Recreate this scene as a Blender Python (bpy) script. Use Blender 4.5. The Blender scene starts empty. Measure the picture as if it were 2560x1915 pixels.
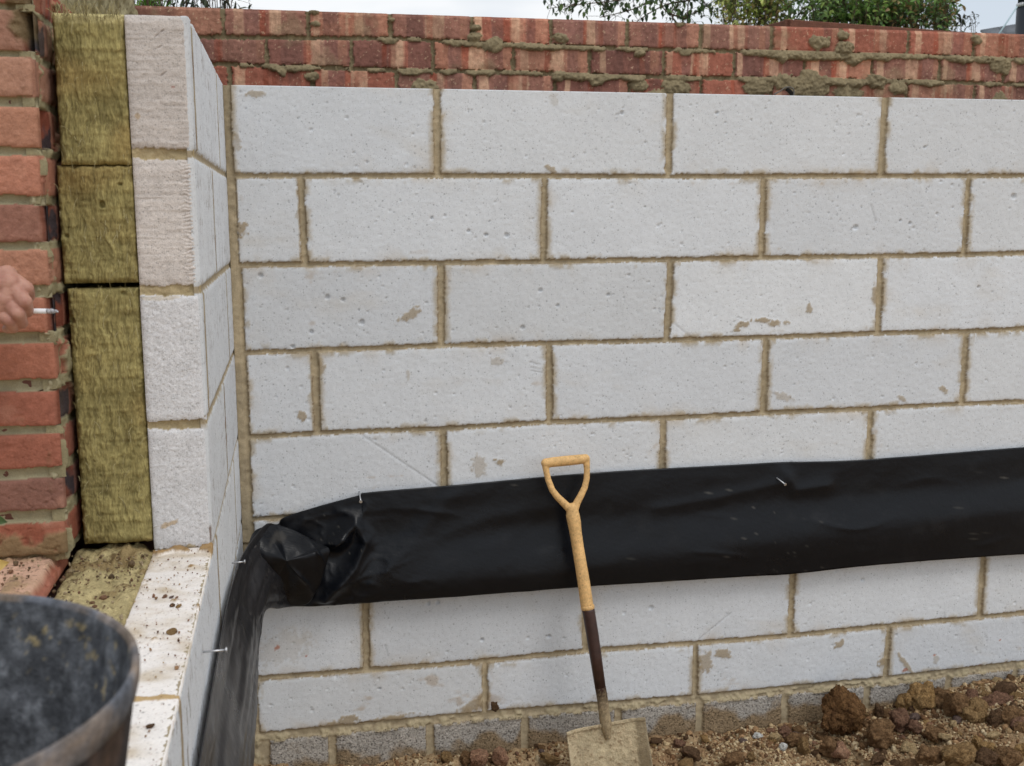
import bpy, bmesh, math, random
import numpy as np
from mathutils import Vector, Matrix, noise as mnoise

SC = bpy.context.scene
COL = SC.collection
R = math.radians

# ------------------------------------------------------------------ camera
CAM = np.array([0.1487, -2.8585, -0.3220]); YAW, PITCH, ROLL, FPX = 0.2011, -0.1546, -0.0042, 2702.3
_cy, _sy, _cp, _sp = math.cos(YAW), math.sin(YAW), math.cos(PITCH), math.sin(PITCH)
FW = np.array([_sy*_cp, _cy*_cp, _sp]); _r = np.array([_cy, -_sy, 0.0]); _u = np.cross(_r, FW)
RT = math.cos(ROLL)*_r + math.sin(ROLL)*_u; UP = -math.sin(ROLL)*_r + math.cos(ROLL)*_u
cd = bpy.data.cameras.new('camera'); cam = bpy.data.objects.new('camera', cd); COL.objects.link(cam)
cam.matrix_world = Matrix(((RT[0], UP[0], -FW[0], CAM[0]), (RT[1], UP[1], -FW[1], CAM[1]), (RT[2], UP[2], -FW[2], CAM[2]), (0, 0, 0, 1)))
cd.sensor_width = 36; cd.lens = FPX/2560*36; cd.clip_start = 0.05; cd.clip_end = 500
cd.dof.use_dof = True; cd.dof.focus_distance = 2.75; cd.dof.aperture_fstop = 10.5
SC.camera = cam

def at(u, v, x=None, y=None, z=None):
    """point of the place seen at measured photo coordinate (u,v), on the plane x=, y= or z="""
    d = FW + RT*(u-1280)/FPX - UP*(v-957.5)/FPX
    a, val = (0, x) if x is not None else (1, y) if y is not None else (2, z)
    return CAM + (val-CAM[a])/d[a]*d
def atD(u, v, **k):
    s = 2560/2212
    return at(u*s, v*s, **k)

# ------------------------------------------------------------------ light
SUN_EL, SUN_AZ = R(58), R(150)      # azimuth measured from +Y towards +X
w = bpy.data.worlds.new('World'); SC.world = w; w.use_nodes = True
nt = w.node_tree; nt.nodes.clear()
out = nt.nodes.new('ShaderNodeOutputWorld'); bg = nt.nodes.new('ShaderNodeBackground')
sky = nt.nodes.new('ShaderNodeTexSky'); sky.sky_type = 'NISHITA'; sky.sun_disc = False
sky.sun_elevation = SUN_EL; sky.sun_rotation = SUN_AZ; sky.dust_density = 2.0
tc = nt.nodes.new('ShaderNodeTexCoord'); mp = nt.nodes.new('ShaderNodeMapping'); mp.inputs['Scale'].default_value = (1, 1, 3.2)
ns = nt.nodes.new('ShaderNodeTexNoise'); ns.inputs['Scale'].default_value = 2.3; ns.inputs['Detail'].default_value = 5; ns.inputs['Roughness'].default_value = .5
cr = nt.nodes.new('ShaderNodeValToRGB'); cr.color_ramp.elements[0].position = .40; cr.color_ramp.elements[0].color = (6.4, 7.1, 7.9, 1)
cr.color_ramp.elements[1].position = .56; cr.color_ramp.elements[1].color = (9.6, 9.7, 9.8, 1)
mx = nt.nodes.new('ShaderNodeMix'); mx.data_type = 'RGBA'; mx.inputs['Factor'].default_value = .88
nt.links.new(tc.outputs['Generated'], mp.inputs[0]); nt.links.new(mp.outputs[0], ns.inputs['Vector']); nt.links.new(ns.outputs['Fac'], cr.inputs[0])
nt.links.new(sky.outputs[0], mx.inputs[6]); nt.links.new(cr.outputs[0], mx.inputs[7]); nt.links.new(mx.outputs[2], bg.inputs[0])
bg.inputs[1].default_value = 0.1; nt.links.new(bg.outputs[0], out.inputs[0])
sd = bpy.data.lights.new('sun', 'SUN'); sd.energy = 1.0; sd.angle = R(22); sd.color = (1, .965, .92)
so = bpy.data.objects.new('sun', sd); COL.objects.link(so)
sdir = Vector((math.sin(SUN_AZ)*math.cos(SUN_EL), math.cos(SUN_AZ)*math.cos(SUN_EL), math.sin(SUN_EL)))
so.rotation_euler = sdir.to_track_quat('Z', 'Y').to_euler()
SC.view_settings.view_transform = 'Standard'; SC.view_settings.look = 'None'; SC.view_settings.exposure = 0.12; SC.view_settings.gamma = 1

# ------------------------------------------------------------------ noise (numpy)
def _h(ix, iy, seed):
    n = (ix.astype(np.int64)*374761393 + iy.astype(np.int64)*668265263 + seed*1442695041) & 0xffffffff
    n = ((n ^ (n >> 13))*1274126177) & 0xffffffff
    n = ((n ^ (n >> 16))*2246822519) & 0xffffffff
    return ((n ^ (n >> 15)) & 0xffffff)/float(0xffffff)
def vn(x, y, s, seed=0):
    x = np.asarray(x)/s; y = np.asarray(y)/(s if np.isscalar(s) else s)
    ix = np.floor(x); iy = np.floor(y); fx = x-ix; fy = y-iy
    fx = fx*fx*(3-2*fx); fy = fy*fy*(3-2*fy)
    a = _h(ix, iy, seed); b = _h(ix+1, iy, seed); c = _h(ix, iy+1, seed); d = _h(ix+1, iy+1, seed)
    return (a*(1-fx)+b*fx)*(1-fy)+(c*(1-fx)+d*fx)*fy
def fbm(x, y, s, o=4, seed=0, g=.5):
    t = 0; a = 1; n = 0
    for i in range(o):
        t = t+a*(vn(x, y, s/2**i, seed+17*i)-.5); n += a*.5; a *= g
    return t/n                              # about -1..1
def sst(a, b, x):
    t = np.clip((x-a)/(b-a), 0, 1); return t*t*(3-2*t)
def lin(c):
    return np.array([((v/255)/12.92 if v/255 <= .04045 else ((v/255+.055)/1.055)**2.4) for v in c])
def mixc(col, c, f):
    return col*(1-f[..., None])+np.asarray(c)*f[..., None]

# ------------------------------------------------------------------ objects
def tag(o, label=None, cat=None, group=None, kind=None):
    if label: o['label'] = label
    if cat: o['category'] = cat
    if group: o['group'] = group
    if kind: o['kind'] = kind
    return o
def empty(name, loc=(0, 0, 0), label=None, cat=None, group=None):
    o = bpy.data.objects.new(name, None); COL.objects.link(o); o.location = loc; o.empty_display_size = .05
    return tag(o, label, cat, group)
def link(name, me, mat, parent=None, smooth=True):
    o = bpy.data.objects.new(name, me); COL.objects.link(o)
    if mat: me.materials.append(mat)
    if parent: o.parent = parent; o.matrix_parent_inverse = Matrix.Translation(-parent.location)
    if smooth and len(me.polygons): me.polygons.foreach_set('use_smooth', np.ones(len(me.polygons), bool))
    return o
def npmesh(name, V, F, C=None):
    """V (n,3), F (m,4) or (m,3)"""
    me = bpy.data.meshes.new(name); k = F.shape[1]
    me.vertices.add(len(V)); me.vertices.foreach_set('co', np.ascontiguousarray(V, dtype=np.float32).ravel())
    me.loops.add(F.size); me.loops.foreach_set('vertex_index', np.ascontiguousarray(F, dtype=np.int32).ravel())
    me.polygons.add(len(F)); me.polygons.foreach_set('loop_start', np.arange(0, F.size, k, dtype=np.int32))
    me.update(calc_edges=True)
    if C is not None:
        a = me.color_attributes.new('Col', 'FLOAT_COLOR', 'POINT')
        a.data.foreach_set('color', np.concatenate([C, np.ones((len(C), 1))], 1).astype(np.float32).ravel())
    return me
def box_np(a, b):
    x0, y0, z0 = a; x1, y1, z1 = b
    V = np.array([(x0, y0, z0), (x1, y0, z0), (x1, y1, z0), (x0, y1, z0), (x0, y0, z1), (x1, y0, z1), (x1, y1, z1), (x0, y1, z1)], float)
    F = np.array([(0, 3, 2, 1), (4, 5, 6, 7), (0, 1, 5, 4), (1, 2, 6, 5), (2, 3, 7, 6), (3, 0, 4, 7)])
    return V, F
def boxes(name, bs, mat, parent=None, col=(.5, .5, .5)):
    V = []; F = []; n = 0
    for a, b in bs:
        v, f = box_np(a, b); V.append(v); F.append(f+n); n += 8
    V = np.concatenate(V); return link(name, npmesh(name, V, np.concatenate(F), np.tile(col, (len(V), 1))), mat, parent, False)
def relief(parts, O, U, V, N, su, sv, ru, rv, fn, skirt=.012, parent=None, core=None, corecol=(.4, .35, .25)):
    """height field over a rectangle; parts = [(name, material), ...] picked by the id fn returns.
       fn(S,T) -> height, rgb, id.  core: boxes joined to the first part"""
    O, U, V, N = map(np.array, (O, U, V, N))
    nu, nv = max(2, int(round(su/ru)))+1, max(2, int(round(sv/rv)))+1
    S, T = np.meshgrid(np.linspace(0, su, nu), np.linspace(0, sv, nv), indexing='ij')
    H, C, ID = fn(S, T)
    P = O+S[..., None]*U+T[..., None]*V+H[..., None]*N
    idx = np.arange(nu*nv).reshape(nu, nv)
    Fq = np.stack([idx[:-1, :-1], idx[1:, :-1], idx[1:, 1:], idx[:-1, 1:]], -1).reshape(-1, 4)
    idf = np.round((ID[:-1, :-1]+ID[1:, :-1]+ID[1:, 1:]+ID[:-1, 1:])/4+1e-6).astype(int).ravel()
    P = P.reshape(-1, 3); C = np.clip(C, 0, 1).reshape(-1, 3)
    ring = np.concatenate([idx[:, 0], idx[-1, 1:], idx[-2::-1, -1], idx[0, -2:0:-1]])
    sb = (O+S.ravel()[ring][:, None]*U+T.ravel()[ring][:, None]*V)-N*skirt
    objs = []
    for k, (nm, mat) in enumerate(parts):
        f = Fq[idf == k]; Pk = P; Ck = C
        if k == 0:
            nb = len(P)+np.arange(len(ring)); f2 = np.stack([ring, nb, np.roll(nb, -1), np.roll(ring, -1)], -1)
            Pk = np.concatenate([P, sb]); Ck = np.concatenate([C, C[ring]]); f = np.concatenate([f, f2])
            for a, b in (core or []):
                v, bf = box_np(a, b); f = np.concatenate([f, bf+len(Pk)]); Pk = np.concatenate([Pk, v]); Ck = np.concatenate([Ck, np.tile(corecol, (8, 1))])
        if not len(f): continue
        used = np.unique(f); mp_ = np.zeros(len(Pk), int); mp_[used] = np.arange(len(used))
        objs.append(link(nm, npmesh(nm, Pk[used], mp_[f], Ck[used]), mat, parent))
    return objs

# ------------------------------------------------------------------ materials
def material(name, base=None, rough=.85, spec=.3, noise=None, bump=None, vor=None, metallic=0, coat=0, stretch=None):
    """base None -> vertex colour 'Col'.  noise = [(scale, amount), ...] brightness variation; bump = [(scale, distance), ...]"""
    m = bpy.data.materials.new(name); m.use_nodes = True; t = m.node_tree; b = t.nodes['Principled BSDF']
    b.inputs['Roughness'].default_value = rough; b.inputs['Specular IOR Level'].default_value = spec; b.inputs['Metallic'].default_value = metallic
    b.inputs['Coat Weight'].default_value = coat
    g = t.nodes.new('ShaderNodeNewGeometry'); tcn = t.nodes.new('ShaderNodeTexCoord'); P = tcn.outputs['Object']
    if stretch:
        mpn = t.nodes.new('ShaderNodeMapping'); mpn.inputs['Scale'].default_value = stretch; t.links.new(P, mpn.inputs[0]); P = mpn.outputs[0]
    if base is None:
        a = t.nodes.new('ShaderNodeAttribute'); a.attribute_name = 'Col'; c = a.outputs['Color']
    else:
        a = t.nodes.new('ShaderNodeRGB'); a.outputs[0].default_value = (*base, 1); c = a.outputs[0]
    for sc_, am in (noise or []):
        n = t.nodes.new('ShaderNodeTexNoise'); n.inputs['Scale'].default_value = sc_; n.inputs['Detail'].default_value = 4; n.inputs['Roughness'].default_value = .65
        t.links.new(P, n.inputs['Vector'])
        mr = t.nodes.new('ShaderNodeMapRange'); mr.inputs['From Min'].default_value = .3; mr.inputs['From Max'].default_value = .7
        mr.inputs['To Min'].default_value = 1-am; mr.inputs['To Max'].default_value = 1+am; t.links.new(n.outputs['Fac'], mr.inputs['Value'])
        vm = t.nodes.new('ShaderNodeVectorMath'); vm.operation = 'SCALE'; t.links.new(c, vm.inputs[0]); t.links.new(mr.outputs[0], vm.inputs['Scale']); c = vm.outputs[0]
    last = None
    for v in (vor or []):   # (scale, threshold, darkness, bump distance): open pores, inner shade painted in as darker colour along with dirt
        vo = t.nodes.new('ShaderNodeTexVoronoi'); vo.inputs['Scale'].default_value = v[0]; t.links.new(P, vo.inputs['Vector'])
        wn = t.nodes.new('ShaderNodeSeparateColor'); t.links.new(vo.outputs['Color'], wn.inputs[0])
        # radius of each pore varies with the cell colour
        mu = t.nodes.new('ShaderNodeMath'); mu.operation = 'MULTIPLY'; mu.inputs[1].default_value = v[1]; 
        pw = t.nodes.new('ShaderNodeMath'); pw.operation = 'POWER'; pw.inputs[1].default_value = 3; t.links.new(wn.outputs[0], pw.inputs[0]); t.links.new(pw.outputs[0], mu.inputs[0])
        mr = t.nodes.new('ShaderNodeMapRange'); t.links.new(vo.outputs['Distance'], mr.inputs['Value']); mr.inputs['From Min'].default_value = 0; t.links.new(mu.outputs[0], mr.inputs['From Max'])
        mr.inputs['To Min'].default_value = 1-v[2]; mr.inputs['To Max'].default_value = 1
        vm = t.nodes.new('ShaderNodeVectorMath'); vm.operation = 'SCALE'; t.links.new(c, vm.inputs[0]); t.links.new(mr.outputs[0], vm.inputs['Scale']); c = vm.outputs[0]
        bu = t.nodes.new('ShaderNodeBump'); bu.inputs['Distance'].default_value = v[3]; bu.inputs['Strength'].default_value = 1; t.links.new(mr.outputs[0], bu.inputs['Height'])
        if last: t.links.new(last, bu.inputs['Normal'])
        last = bu.outputs[0]
    for sc_, dist in (bump or []):
        n = t.nodes.new('ShaderNodeTexNoise'); n.inputs['Scale'].default_value = sc_; n.inputs['Detail'].default_value = 5; n.inputs['Roughness'].default_value = .6
        t.links.new(P, n.inputs['Vector'])
        bu = t.nodes.new('ShaderNodeBump'); bu.inputs['Distance'].default_value = dist; bu.inputs['Strength'].default_value = 1; t.links.new(n.outputs['Fac'], bu.inputs['Height'])
        if last: t.links.new(last, bu.inputs['Normal'])
        last = bu.outputs[0]
    t.links.new(c, b.inputs['Base Color'])
    if last: t.links.new(last, b.inputs['Normal'])
    return m
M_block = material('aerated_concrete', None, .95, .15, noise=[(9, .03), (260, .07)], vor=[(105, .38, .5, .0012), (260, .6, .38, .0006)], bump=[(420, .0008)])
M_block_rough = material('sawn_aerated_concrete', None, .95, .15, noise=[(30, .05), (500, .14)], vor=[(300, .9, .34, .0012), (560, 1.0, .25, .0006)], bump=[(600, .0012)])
M_mortar = material('mortar', None, .95, .12, noise=[(40, .08), (500, .14)], bump=[(350, .0014)])
M_brick = material('brick', None, .92, .15, noise=[(60, .1), (500, .14)], bump=[(260, .0016)])
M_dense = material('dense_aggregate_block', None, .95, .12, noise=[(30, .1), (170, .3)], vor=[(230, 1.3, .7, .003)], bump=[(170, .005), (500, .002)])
M_wool = material('mineral_wool', None, 1, .02, noise=[(160, .16), (520, .26)], bump=[(420, .0016)], stretch=(1, 1, .22))
M_soil = material('soil', None, .97, .1, noise=[(25, .15), (160, .25), (600, .25)], bump=[(90, .006), (400, .004)])
M_rock = material('broken_clod', None, .95, .1, noise=[(2.2, .22), (7, .35), (22, .35)], bump=[(4, .03), (11, .012)])
M_clod = material('clod', None, .95, .12, noise=[(40, .2), (220, .3)], bump=[(120, .005), (450, .003)])

# ------------------------------------------------------------------ masonry helpers
MORT = lin((170, 156, 130)); MORT_WET = lin((136, 124, 98)); BLK = lin((214, 218, 223))
def polyl(pts):
    pts = sorted(pts); xs = np.array([p[0] for p in pts]); ys = np.array([p[1] for p in pts])
    return lambda s: np.interp(s, xs, ys)
def masonry(S, T, rows, hw_v=.009, rag=.0022, seed=1):
    """rows: (top(s), bot(s), half joint above, half joint below, [(s_top, s_bot, halfwidth)], s0, s1).
    returns D = signed distance into a unit, unit id, local s, local t, row id"""
    D = np.full(S.shape, -9.); ID = np.zeros(S.shape, int); LS = np.zeros(S.shape); LT = np.zeros(S.shape); RI = np.zeros(S.shape, int); k = 0
    for ri, (top, bot, ht, hb, joints, s0, s1) in enumerate(rows):
        tp = top(S)-ht; bt = bot(S)+hb
        J = [(s0, s0, 0)]+sorted(joints)+[(s1, s1, 0)]
        f = (tp-T)/np.maximum(tp-bt, 1e-4)
        for a, b in zip(J[:-1], J[1:]):
            k += 1
            l = a[0]+(a[1]-a[0])*f+a[2]; r = b[0]+(b[1]-b[0])*f-b[2]
            d = np.minimum(np.minimum(S-l if a[2] else 9+S*0, r-S if b[2] else 9+S*0), np.minimum(tp-T if ht > 0 else 9+S*0, T-bt if hb > 0 else 9+S*0))
            inside = (S > l-.03) & (S < r+.03) & (T < tp+.05) & (T > bt-.05)
            m = inside & (d > D)
            D[m] = d[m]; ID[m] = k; LS[m] = ((S-l)/(r-l))[m]; LT[m] = f[m]; RI[m] = ri
    D = D+rag*(fbm(S, T, .02, 3, seed)*.9+fbm(S, T, .006, 2, seed+5)*.8)
    return D, ID, LS, LT, RI
def unitrand(ID, seed):
    return _h(ID, ID*0+seed, seed)
def hmortar(D, deep=.006):
    q = np.clip(-D/.006, 0, 1); return -deep*(.35+.65*np.sqrt(q))
def stain(S, T, cs, ct, rs, rt, ang=0, seed=0, thr=.15, fs=.008):
    dx = S-cs; dy = T-ct; c, s = math.cos(ang), math.sin(ang)
    a = (dx*c+dy*s)/rs; b = (-dx*s+dy*c)/rt; q = np.sqrt(a*a+b*b)
    n = fbm(S, T, fs, 3, seed)
    return sst(thr, thr+.25, (1-q)*.9+n*.45*(q < 1.3))
def dents(H, S, T, pits):
    s_ax = S[:, 0]; t_ax = T[0, :]
    for (s, t, r, dp) in pits:
        i0, i1 = np.searchsorted(s_ax, (s-r, s+r)); j0, j1 = np.searchsorted(t_ax, (t-r, t+r))
        if i1 <= i0 or j1 <= j0: continue
        q = ((S[i0:i1, j0:j1]-s)**2+(T[i0:i1, j0:j1]-t)**2)/r**2
        H[i0:i1, j0:j1] -= dp*np.sqrt(np.clip(1-q, 0, 1))
def aerated(S, T, D, ID, seed, tone=.07):
    """colour and height of aerated block surface"""
    t1 = (unitrand(ID, seed)-.5)*2*tone
    C = np.ones(S.shape+(3,))*BLK*(1+t1[..., None])
    w_ = unitrand(ID, seed+3)[..., None]
    C = C*(np.array([1, 1, 1])*(1-w_)+np.array([1.01, 1.0, .98])*w_)
    C *= (1+.035*fbm(S, T, .12, 3, seed+7)+.03*fbm(S, T, .012, 3, seed+9))[..., None]
    H = .0007*fbm(S, T, .008, 3, seed+11)-.0022*np.exp(-np.clip(D, 0, 1)/.003)
    # crumbly arrises where the saw broke out
    C = mixc(C, BLK*.86*np.array([1, .97, .92]), sst(.006, 0, D)*(.3+.5*(fbm(S, T, .05, 2, seed+13) > 0)))
    return H, C
def back_wall():
    X0, Z0, W_, Hh = 0.0, -1.95, 2.95, 1.95
    f = lambda pts: polyl([(lambda q: (q[0], q[2]))(at(u, v, y=0)) for u, v in pts])
    cst = lambda z: (lambda s: s*0+z)
    J1 = f([(609, 439.4), (1093, 439), (1671, 441), (2204, 440), (2560, 439.5)])
    J2 = f([(623, 662.7), (762, 661.3), (1359, 654), (1905, 645), (2411, 636.6), (2560, 633)])
    J3 = f([(626, 881.7), (1103, 864), (1668, 851), (1915, 844), (2080, 838), (2197, 833), (2417, 829), (2560, 822)])
    J4 = f([(638, 1093), (794, 1083), (1109, 1072), (1374, 1055.5), (1658, 1046), (1910, 1033), (2176, 1022), (2407, 1010), (2560, 1005)])
    J5 = cst(at(647, 1297.5, y=0)[2]); J6 = cst(-1.345)
    J7 = f([(640, 1697.5), (917, 1677), (1212, 1654), (1464, 1628), (1740, 1609), (1977, 1590), (2223, 1565), (2451, 1544), (2560, 1533)])
    J8 = f([(727, 1836), (1212.8, 1789), (1738, 1748), (2216, 1702), (2560, 1662)])
    def vj(pts, hw):
        r = []
        for (u0, v0, u1, v1) in pts:
            r.append((at(u0, v0, y=0)[0], at(u1, v1, y=0)[0], hw))
        return r
    c = .012
    r1 = vj([(1092.4, 224, 1094, 437), (1675.9, 233, 1671.5, 441), (2215, 242, 2203.5, 440)], .0095)
    r2 = vj([(752, 446, 762, 660), (1362.7, 452, 1359, 650), (1911, 452, 1904, 640), (2423, 452, 2411, 632)], .0085)
    r3 = vj([(1103, 668, 1103.5, 860), (1678, 660, 1668, 848), (2203, 651, 2196, 830)], .0095)
    r4 = vj([(787, 882, 794, 1080), (1374, 869, 1374, 1052), (1916, 854, 1909, 1030), (2417, 840, 2406, 1008)], .0095)
    r5 = vj([(1109, 1082, 1111, 1200), (1659, 1065, 1656, 1180), (2177, 1036, 2173, 1150)], .009)
    r6 = [(.25+.634*i, .25+.634*i, .009) for i in range(5)]
    r7 = vj([(914, 1503, 917, 1673), (1463, 1480, 1464, 1626), (1982, 1438, 1977, 1586), (2457, 1435, 2450, 1540)], .009)
    r8 = vj([(1212.8, 1664, 1212.5, 1770), (1740, 1620, 1738, 1737), (2223, 1583, 2215, 1690)], .0085)
    for rr, st in ((r1, 0), (r3, 0), (r5, 0), (r8, 0), (r2, 1), (r4, 1), (r7, 1)):
        rr.append((rr[-1][0]+.634, rr[-1][1]+.634, .009))
    r9 = vj([(831, 1850, 831, 1915), (1075, 1835, 1075, 1915), (1312.5, 1820, 1312.5, 1915), (1545, 1800, 1545, 1915), (1750, 1780, 1746, 1915), (1962, 1760, 1958, 1915), (2162, 1740, 2160, 1915), (2362, 1720, 2360, 1915)], .012)
    r9 = [(max(a, b), max(a, b), h) for a, b, h in r9]; r9 += [(r9[-1][0]+.235*i, r9[-1][0]+.235*i, .011) for i in (1, 2)]
    cl = lambda w0: [(.0, .0, w0)]
    rows = [(cst(.02), J1, 0, .0065, cl(.018)+r1, -1, 4), (J1, J2, .0065, .0065, cl(.022)+r2, -1, 4), (J2, J3, .0065, .0065, cl(.028)+r3, -1, 4),
            (J3, J4, .0065, .0065, cl(.03)+r4, -1, 4), (J4, J5, .0065, .0065, cl(.03)+r5, -1, 4), (J5, J6, .0065, .0065, cl(.03)+r6, -1, 4),
            (J6, J7, .0065, .0075, cl(.012)+r7, -1, 4), (J7, J8, .0075, .014, cl(.022)+r8, -1, 4), (J8, cst(-3), .014, 0, cl(.05)+r9, -1, 4)]
    rng = np.random.default_rng(5)
    def fn(S, T):
        s = S+X0; t = T+Z0
        D, ID, LS, LT, RI = masonry(s, t, rows, rag=.0026, seed=3)
        H, C = aerated(s, t, D, ID, 21)
        dense = RI == 8
        base = rng.uniform(0, 1, 50)
        # pores big enough to model
        pits = []
        for k in range(1500):
            a, b = rng.uniform(.03, 2.9), rng.uniform(-1.69, -.01)
            dn = _h(np.array([int(a/.3)]), np.array([int(b/.11)]), 4)[0]
            if rng.uniform() < .25+.75*dn: pits.append((a, b, rng.uniform(.0015, .0032)+(.002 if rng.uniform() < .06 else 0), .004))
        for (u, v, r) in [(651, 689, 6), (818, 743, 6), (857, 749, 5), (904, 806, 7), (778, 830, 5), (732, 866, 5), (1079, 545, 4), (1171, 577, 4), (1215, 587, 4), (1266, 588, 6),
                          (2139, 568, 7), (2534, 491, 8), (1555, 282, 5), (1627, 1520, 7), (2275, 558, 4), (2251, 551, 4), (2447, 717, 4), (1351, 726, 5), (1520, 737, 4), (1394, 764, 4), (1306, 819, 5),
                          (1094, 1505, 6), (1070, 1508, 6), (1372, 1591, 5), (1205, 1600, 5), (949, 1722, 4), (2156, 1450, 5), (1792, 282, 4), (2312, 368, 4)]:
            q = at(u, v, y=0); pits.append((q[0], q[2], r/900., .008))
        dents(H, s, t, [p for p in pits])
        # mortar
        Mc = np.ones(s.shape+(3,))*MORT*1.06*(1+.20*fbm(s, t, .03, 4, 31)+.14*fbm(s, t, .3, 2, 33)+.12*fbm(s, t, .007, 2, 32))[..., None]
        Mc = mixc(Mc, lin((118, 98, 70)), sst(-.0035, -.0005, D)*.6*(fbm(s, t, .03, 2, 34) > -.35))  # dark rim beside the blocks: dirt plus the ragged edge shadow painted in
        m = D < 0
        hm = hmortar(D, .0085)+.0022*fbm(s, t, .014, 4, 35)
        # smears of mortar on the blocks beside the perpends
        near = sst(.020, .0, D+.004*fbm(s, t, .008, 3, 42))*sst(.0, .35, fbm(s, t, .04, 4, 41)-.12+.42*(np.minimum(LS, 1-LS) < .03))
        C = mixc(C, MORT*1.02, near*.85*(~dense)); H = H+near*.001
        wash = np.exp(-np.clip(D, 0, 1)/.018)*sst(.0, .7, fbm(s, t, .07, 4, 45)); C = mixc(C, lin((186, 168, 140)), wash*.55)
        blot = sst(.35, .9, fbm(s*.5+t*.2, t, .11, 5, 46)); C = mixc(C, lin((196, 184, 164)), blot*.35)
        drt = sst(.45, .75, fbm(s*.6, t, .03, 4, 47)+.35*sst(-1.5, -1.72, t))*sst(.2, .6, fbm(s, t, .2, 2, 48)+.3*sst(-1.3, -1.7, t)); C = mixc(C, lin((170, 146, 114)), drt*.5)
        edge = sst(.004, 0, D)*(fbm(s, t, .012, 2, 44) > -.25); C = mixc(C, lin((144, 127, 100)), edge*.5)
        for (u, v, ru, rv, an, k) in [(1023, 787, 26, 10, .55, .9), (1855, 812, 16, 7, .1, 1), (1905, 800, 22, 6, 0, 1), (1935, 808, 14, 7, 0, 1), (1842, 825, 10, 5, .1, 1), (2022, 770, 7, 11, 0, .9), (1968, 805, 9, 5, 0, .9),
                                      (1197, 1165, 17, 24, 0, .55), (1237, 1149, 5, 4, 0, 1), (1251, 1156, 8, 7, 0, 1), (755, 1040, 8, 12, .3, .95), (2358, 972, 15, 7, -.5, .9), (2256, 997, 14, 5, -.5, .8),
                                      (1959, 992, 26, 8, -.35, .55), (2215, 1014, 36, 8, .2, .45), (2097, 1609, 16, 8, .4, .95), (1808, 1634, 19, 12, -.4, .95), (1765, 1655, 18, 28, 0, .85),
                                      (604, 570, 12, 16, 0, 1), (592, 355, 9, 15, 0, .6), (640, 236, 22, 6, 0, .8), (1377, 423, 14, 6, -.5, .9), (2206, 1655, 12, 14, 0, 1), (2265, 1662, 38, 6, -.9, .9),
                                      (800, 915, 10, 18, 0, .8), (1240, 903, 16, 8, 0, .5), (2185, 740, 6, 24, 0, .8), (860, 1805, 36, 12, .2, 1), (960, 1800, 60, 7, .1, 1), (1180, 1765, 40, 12, .5, .9),
                                      (1385, 250, 10, 14, 0, .3), (745, 535, 6, 8, 0, .6), (1020, 935, 4, 10, 0, .5), (2340, 1650, 8, 11, 0, .5), (710, 1620, 60, 35, .3, .25), (1290, 1800, 90, 8, .1, .9)]:
            q = at(u, v, y=0); st = stain(s, t, q[0], q[2], ru/560., rv/560., an, int(u)+7)*k
            C = mixc(C, lin((160, 142, 112)), st*.85*(~dense)); H = H+st*.0014
        # reddish soil splashes on the lowest course
        for (u, v, r) in [(693, 1620, 12), (2336, 1638, 9), (2262, 1675, 12), (2450, 1665, 10), (2500, 1600, 8), (765, 1640, 8)]:
            q = at(u, v, y=0); st = stain(s, t, q[0], q[2], r/820, r/1100, .5, int(u)+9, thr=.3); C = mixc(C, lin((176, 112, 84)), st*.8)
        # shallow score marks
        for (u0, v0, u1, v1) in [(905, 1088, 1095, 1215), (1322, 905, 1352, 912), (1325, 918, 1352, 924), (1326, 926, 1356, 932), (2177, 510, 2190, 556), (1745, 1600, 1830, 1530), (1687, 810, 1735, 850), (962, 1610, 970, 1640), (2360, 1530, 2364, 1560), (2175, 1680, 2190, 1700)]:
            a = at(u0, v0, y=0); b = at(u1, v1, y=0); ab = np.array([b[0]-a[0], b[2]-a[2]]); L = np.hypot(*ab); ab /= L
            tt = (s-a[0])*ab[0]+(t-a[2])*ab[1]; dd = np.abs(-(s-a[0])*ab[1]+(t-a[2])*ab[0])+.001*fbm(s, t, .01, 2, 9)
            g = (tt > 0)*(tt < L)*sst(.0035, .0008, dd); H = H-.0016*g; C = mixc(C, C*.8, g*.8)
        # dense footing course
        dc = lin((182, 176, 168))*(1+.1*fbm(s, t, .05, 3, 51)+.1*fbm(s, t, .006, 2, 52))[..., None]
        dc = mixc(dc, lin((150, 126, 92)), sst(.1, .7, fbm(s, t, .06, 4, 53)+1.3*sst(-1.76, -1.86, t)-.15)*.85)
        C = np.where(dense[..., None], dc, C); H = np.where(dense, .001+.0012*fbm(s, t, .005, 2, 55)-.003*np.exp(-np.clip(D, 0, 1)/.004), H)
        # lumpy spilled mortar along the bottom bed
        j8 = J8(s); lump = sst(.02, .0, np.abs(t-(j8-.006)))*sst(-.15, .35, fbm(s, t, .022, 4, 61)+.12)
        lump2 = sst(.0, .5, fbm(s, t, .03, 4, 63)+.55*sst(.05, .0, s)-.35)*(t < j8)*(s < .13)
        lump = np.maximum(lump, lump2)
        hm = hm+np.where(t < j8+.01, .011*lump*(.6+.5*fbm(s, t, .009, 3, 64)), 0)
        H = H+np.where(dense, .009*lump, 0); C = np.where(dense[..., None], mixc(C, MORT*1.03, sst(.2, .5, lump)), C)
        Mc = np.where((t < j8+.015)[..., None], mixc(Mc, lin((186, 174, 142)), lump*.6), Mc)
        H = np.where(m, hm, H); C = np.where(m[..., None], Mc, C)
        # corner perpend: a step where it was struck twice
        cm = (s < .02) & m; H = np.where(cm, H+.004*(vn(t, t, .18, 3) > .4), H)
        pid = np.where(m, 1, np.where(dense, 2, 0))
        return H, C, pid
    W = empty('block_wall', (1.4, .05, -1.95), 'long white aerated block wall with buff mortar joints standing behind the shovel', 'wall')
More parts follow.
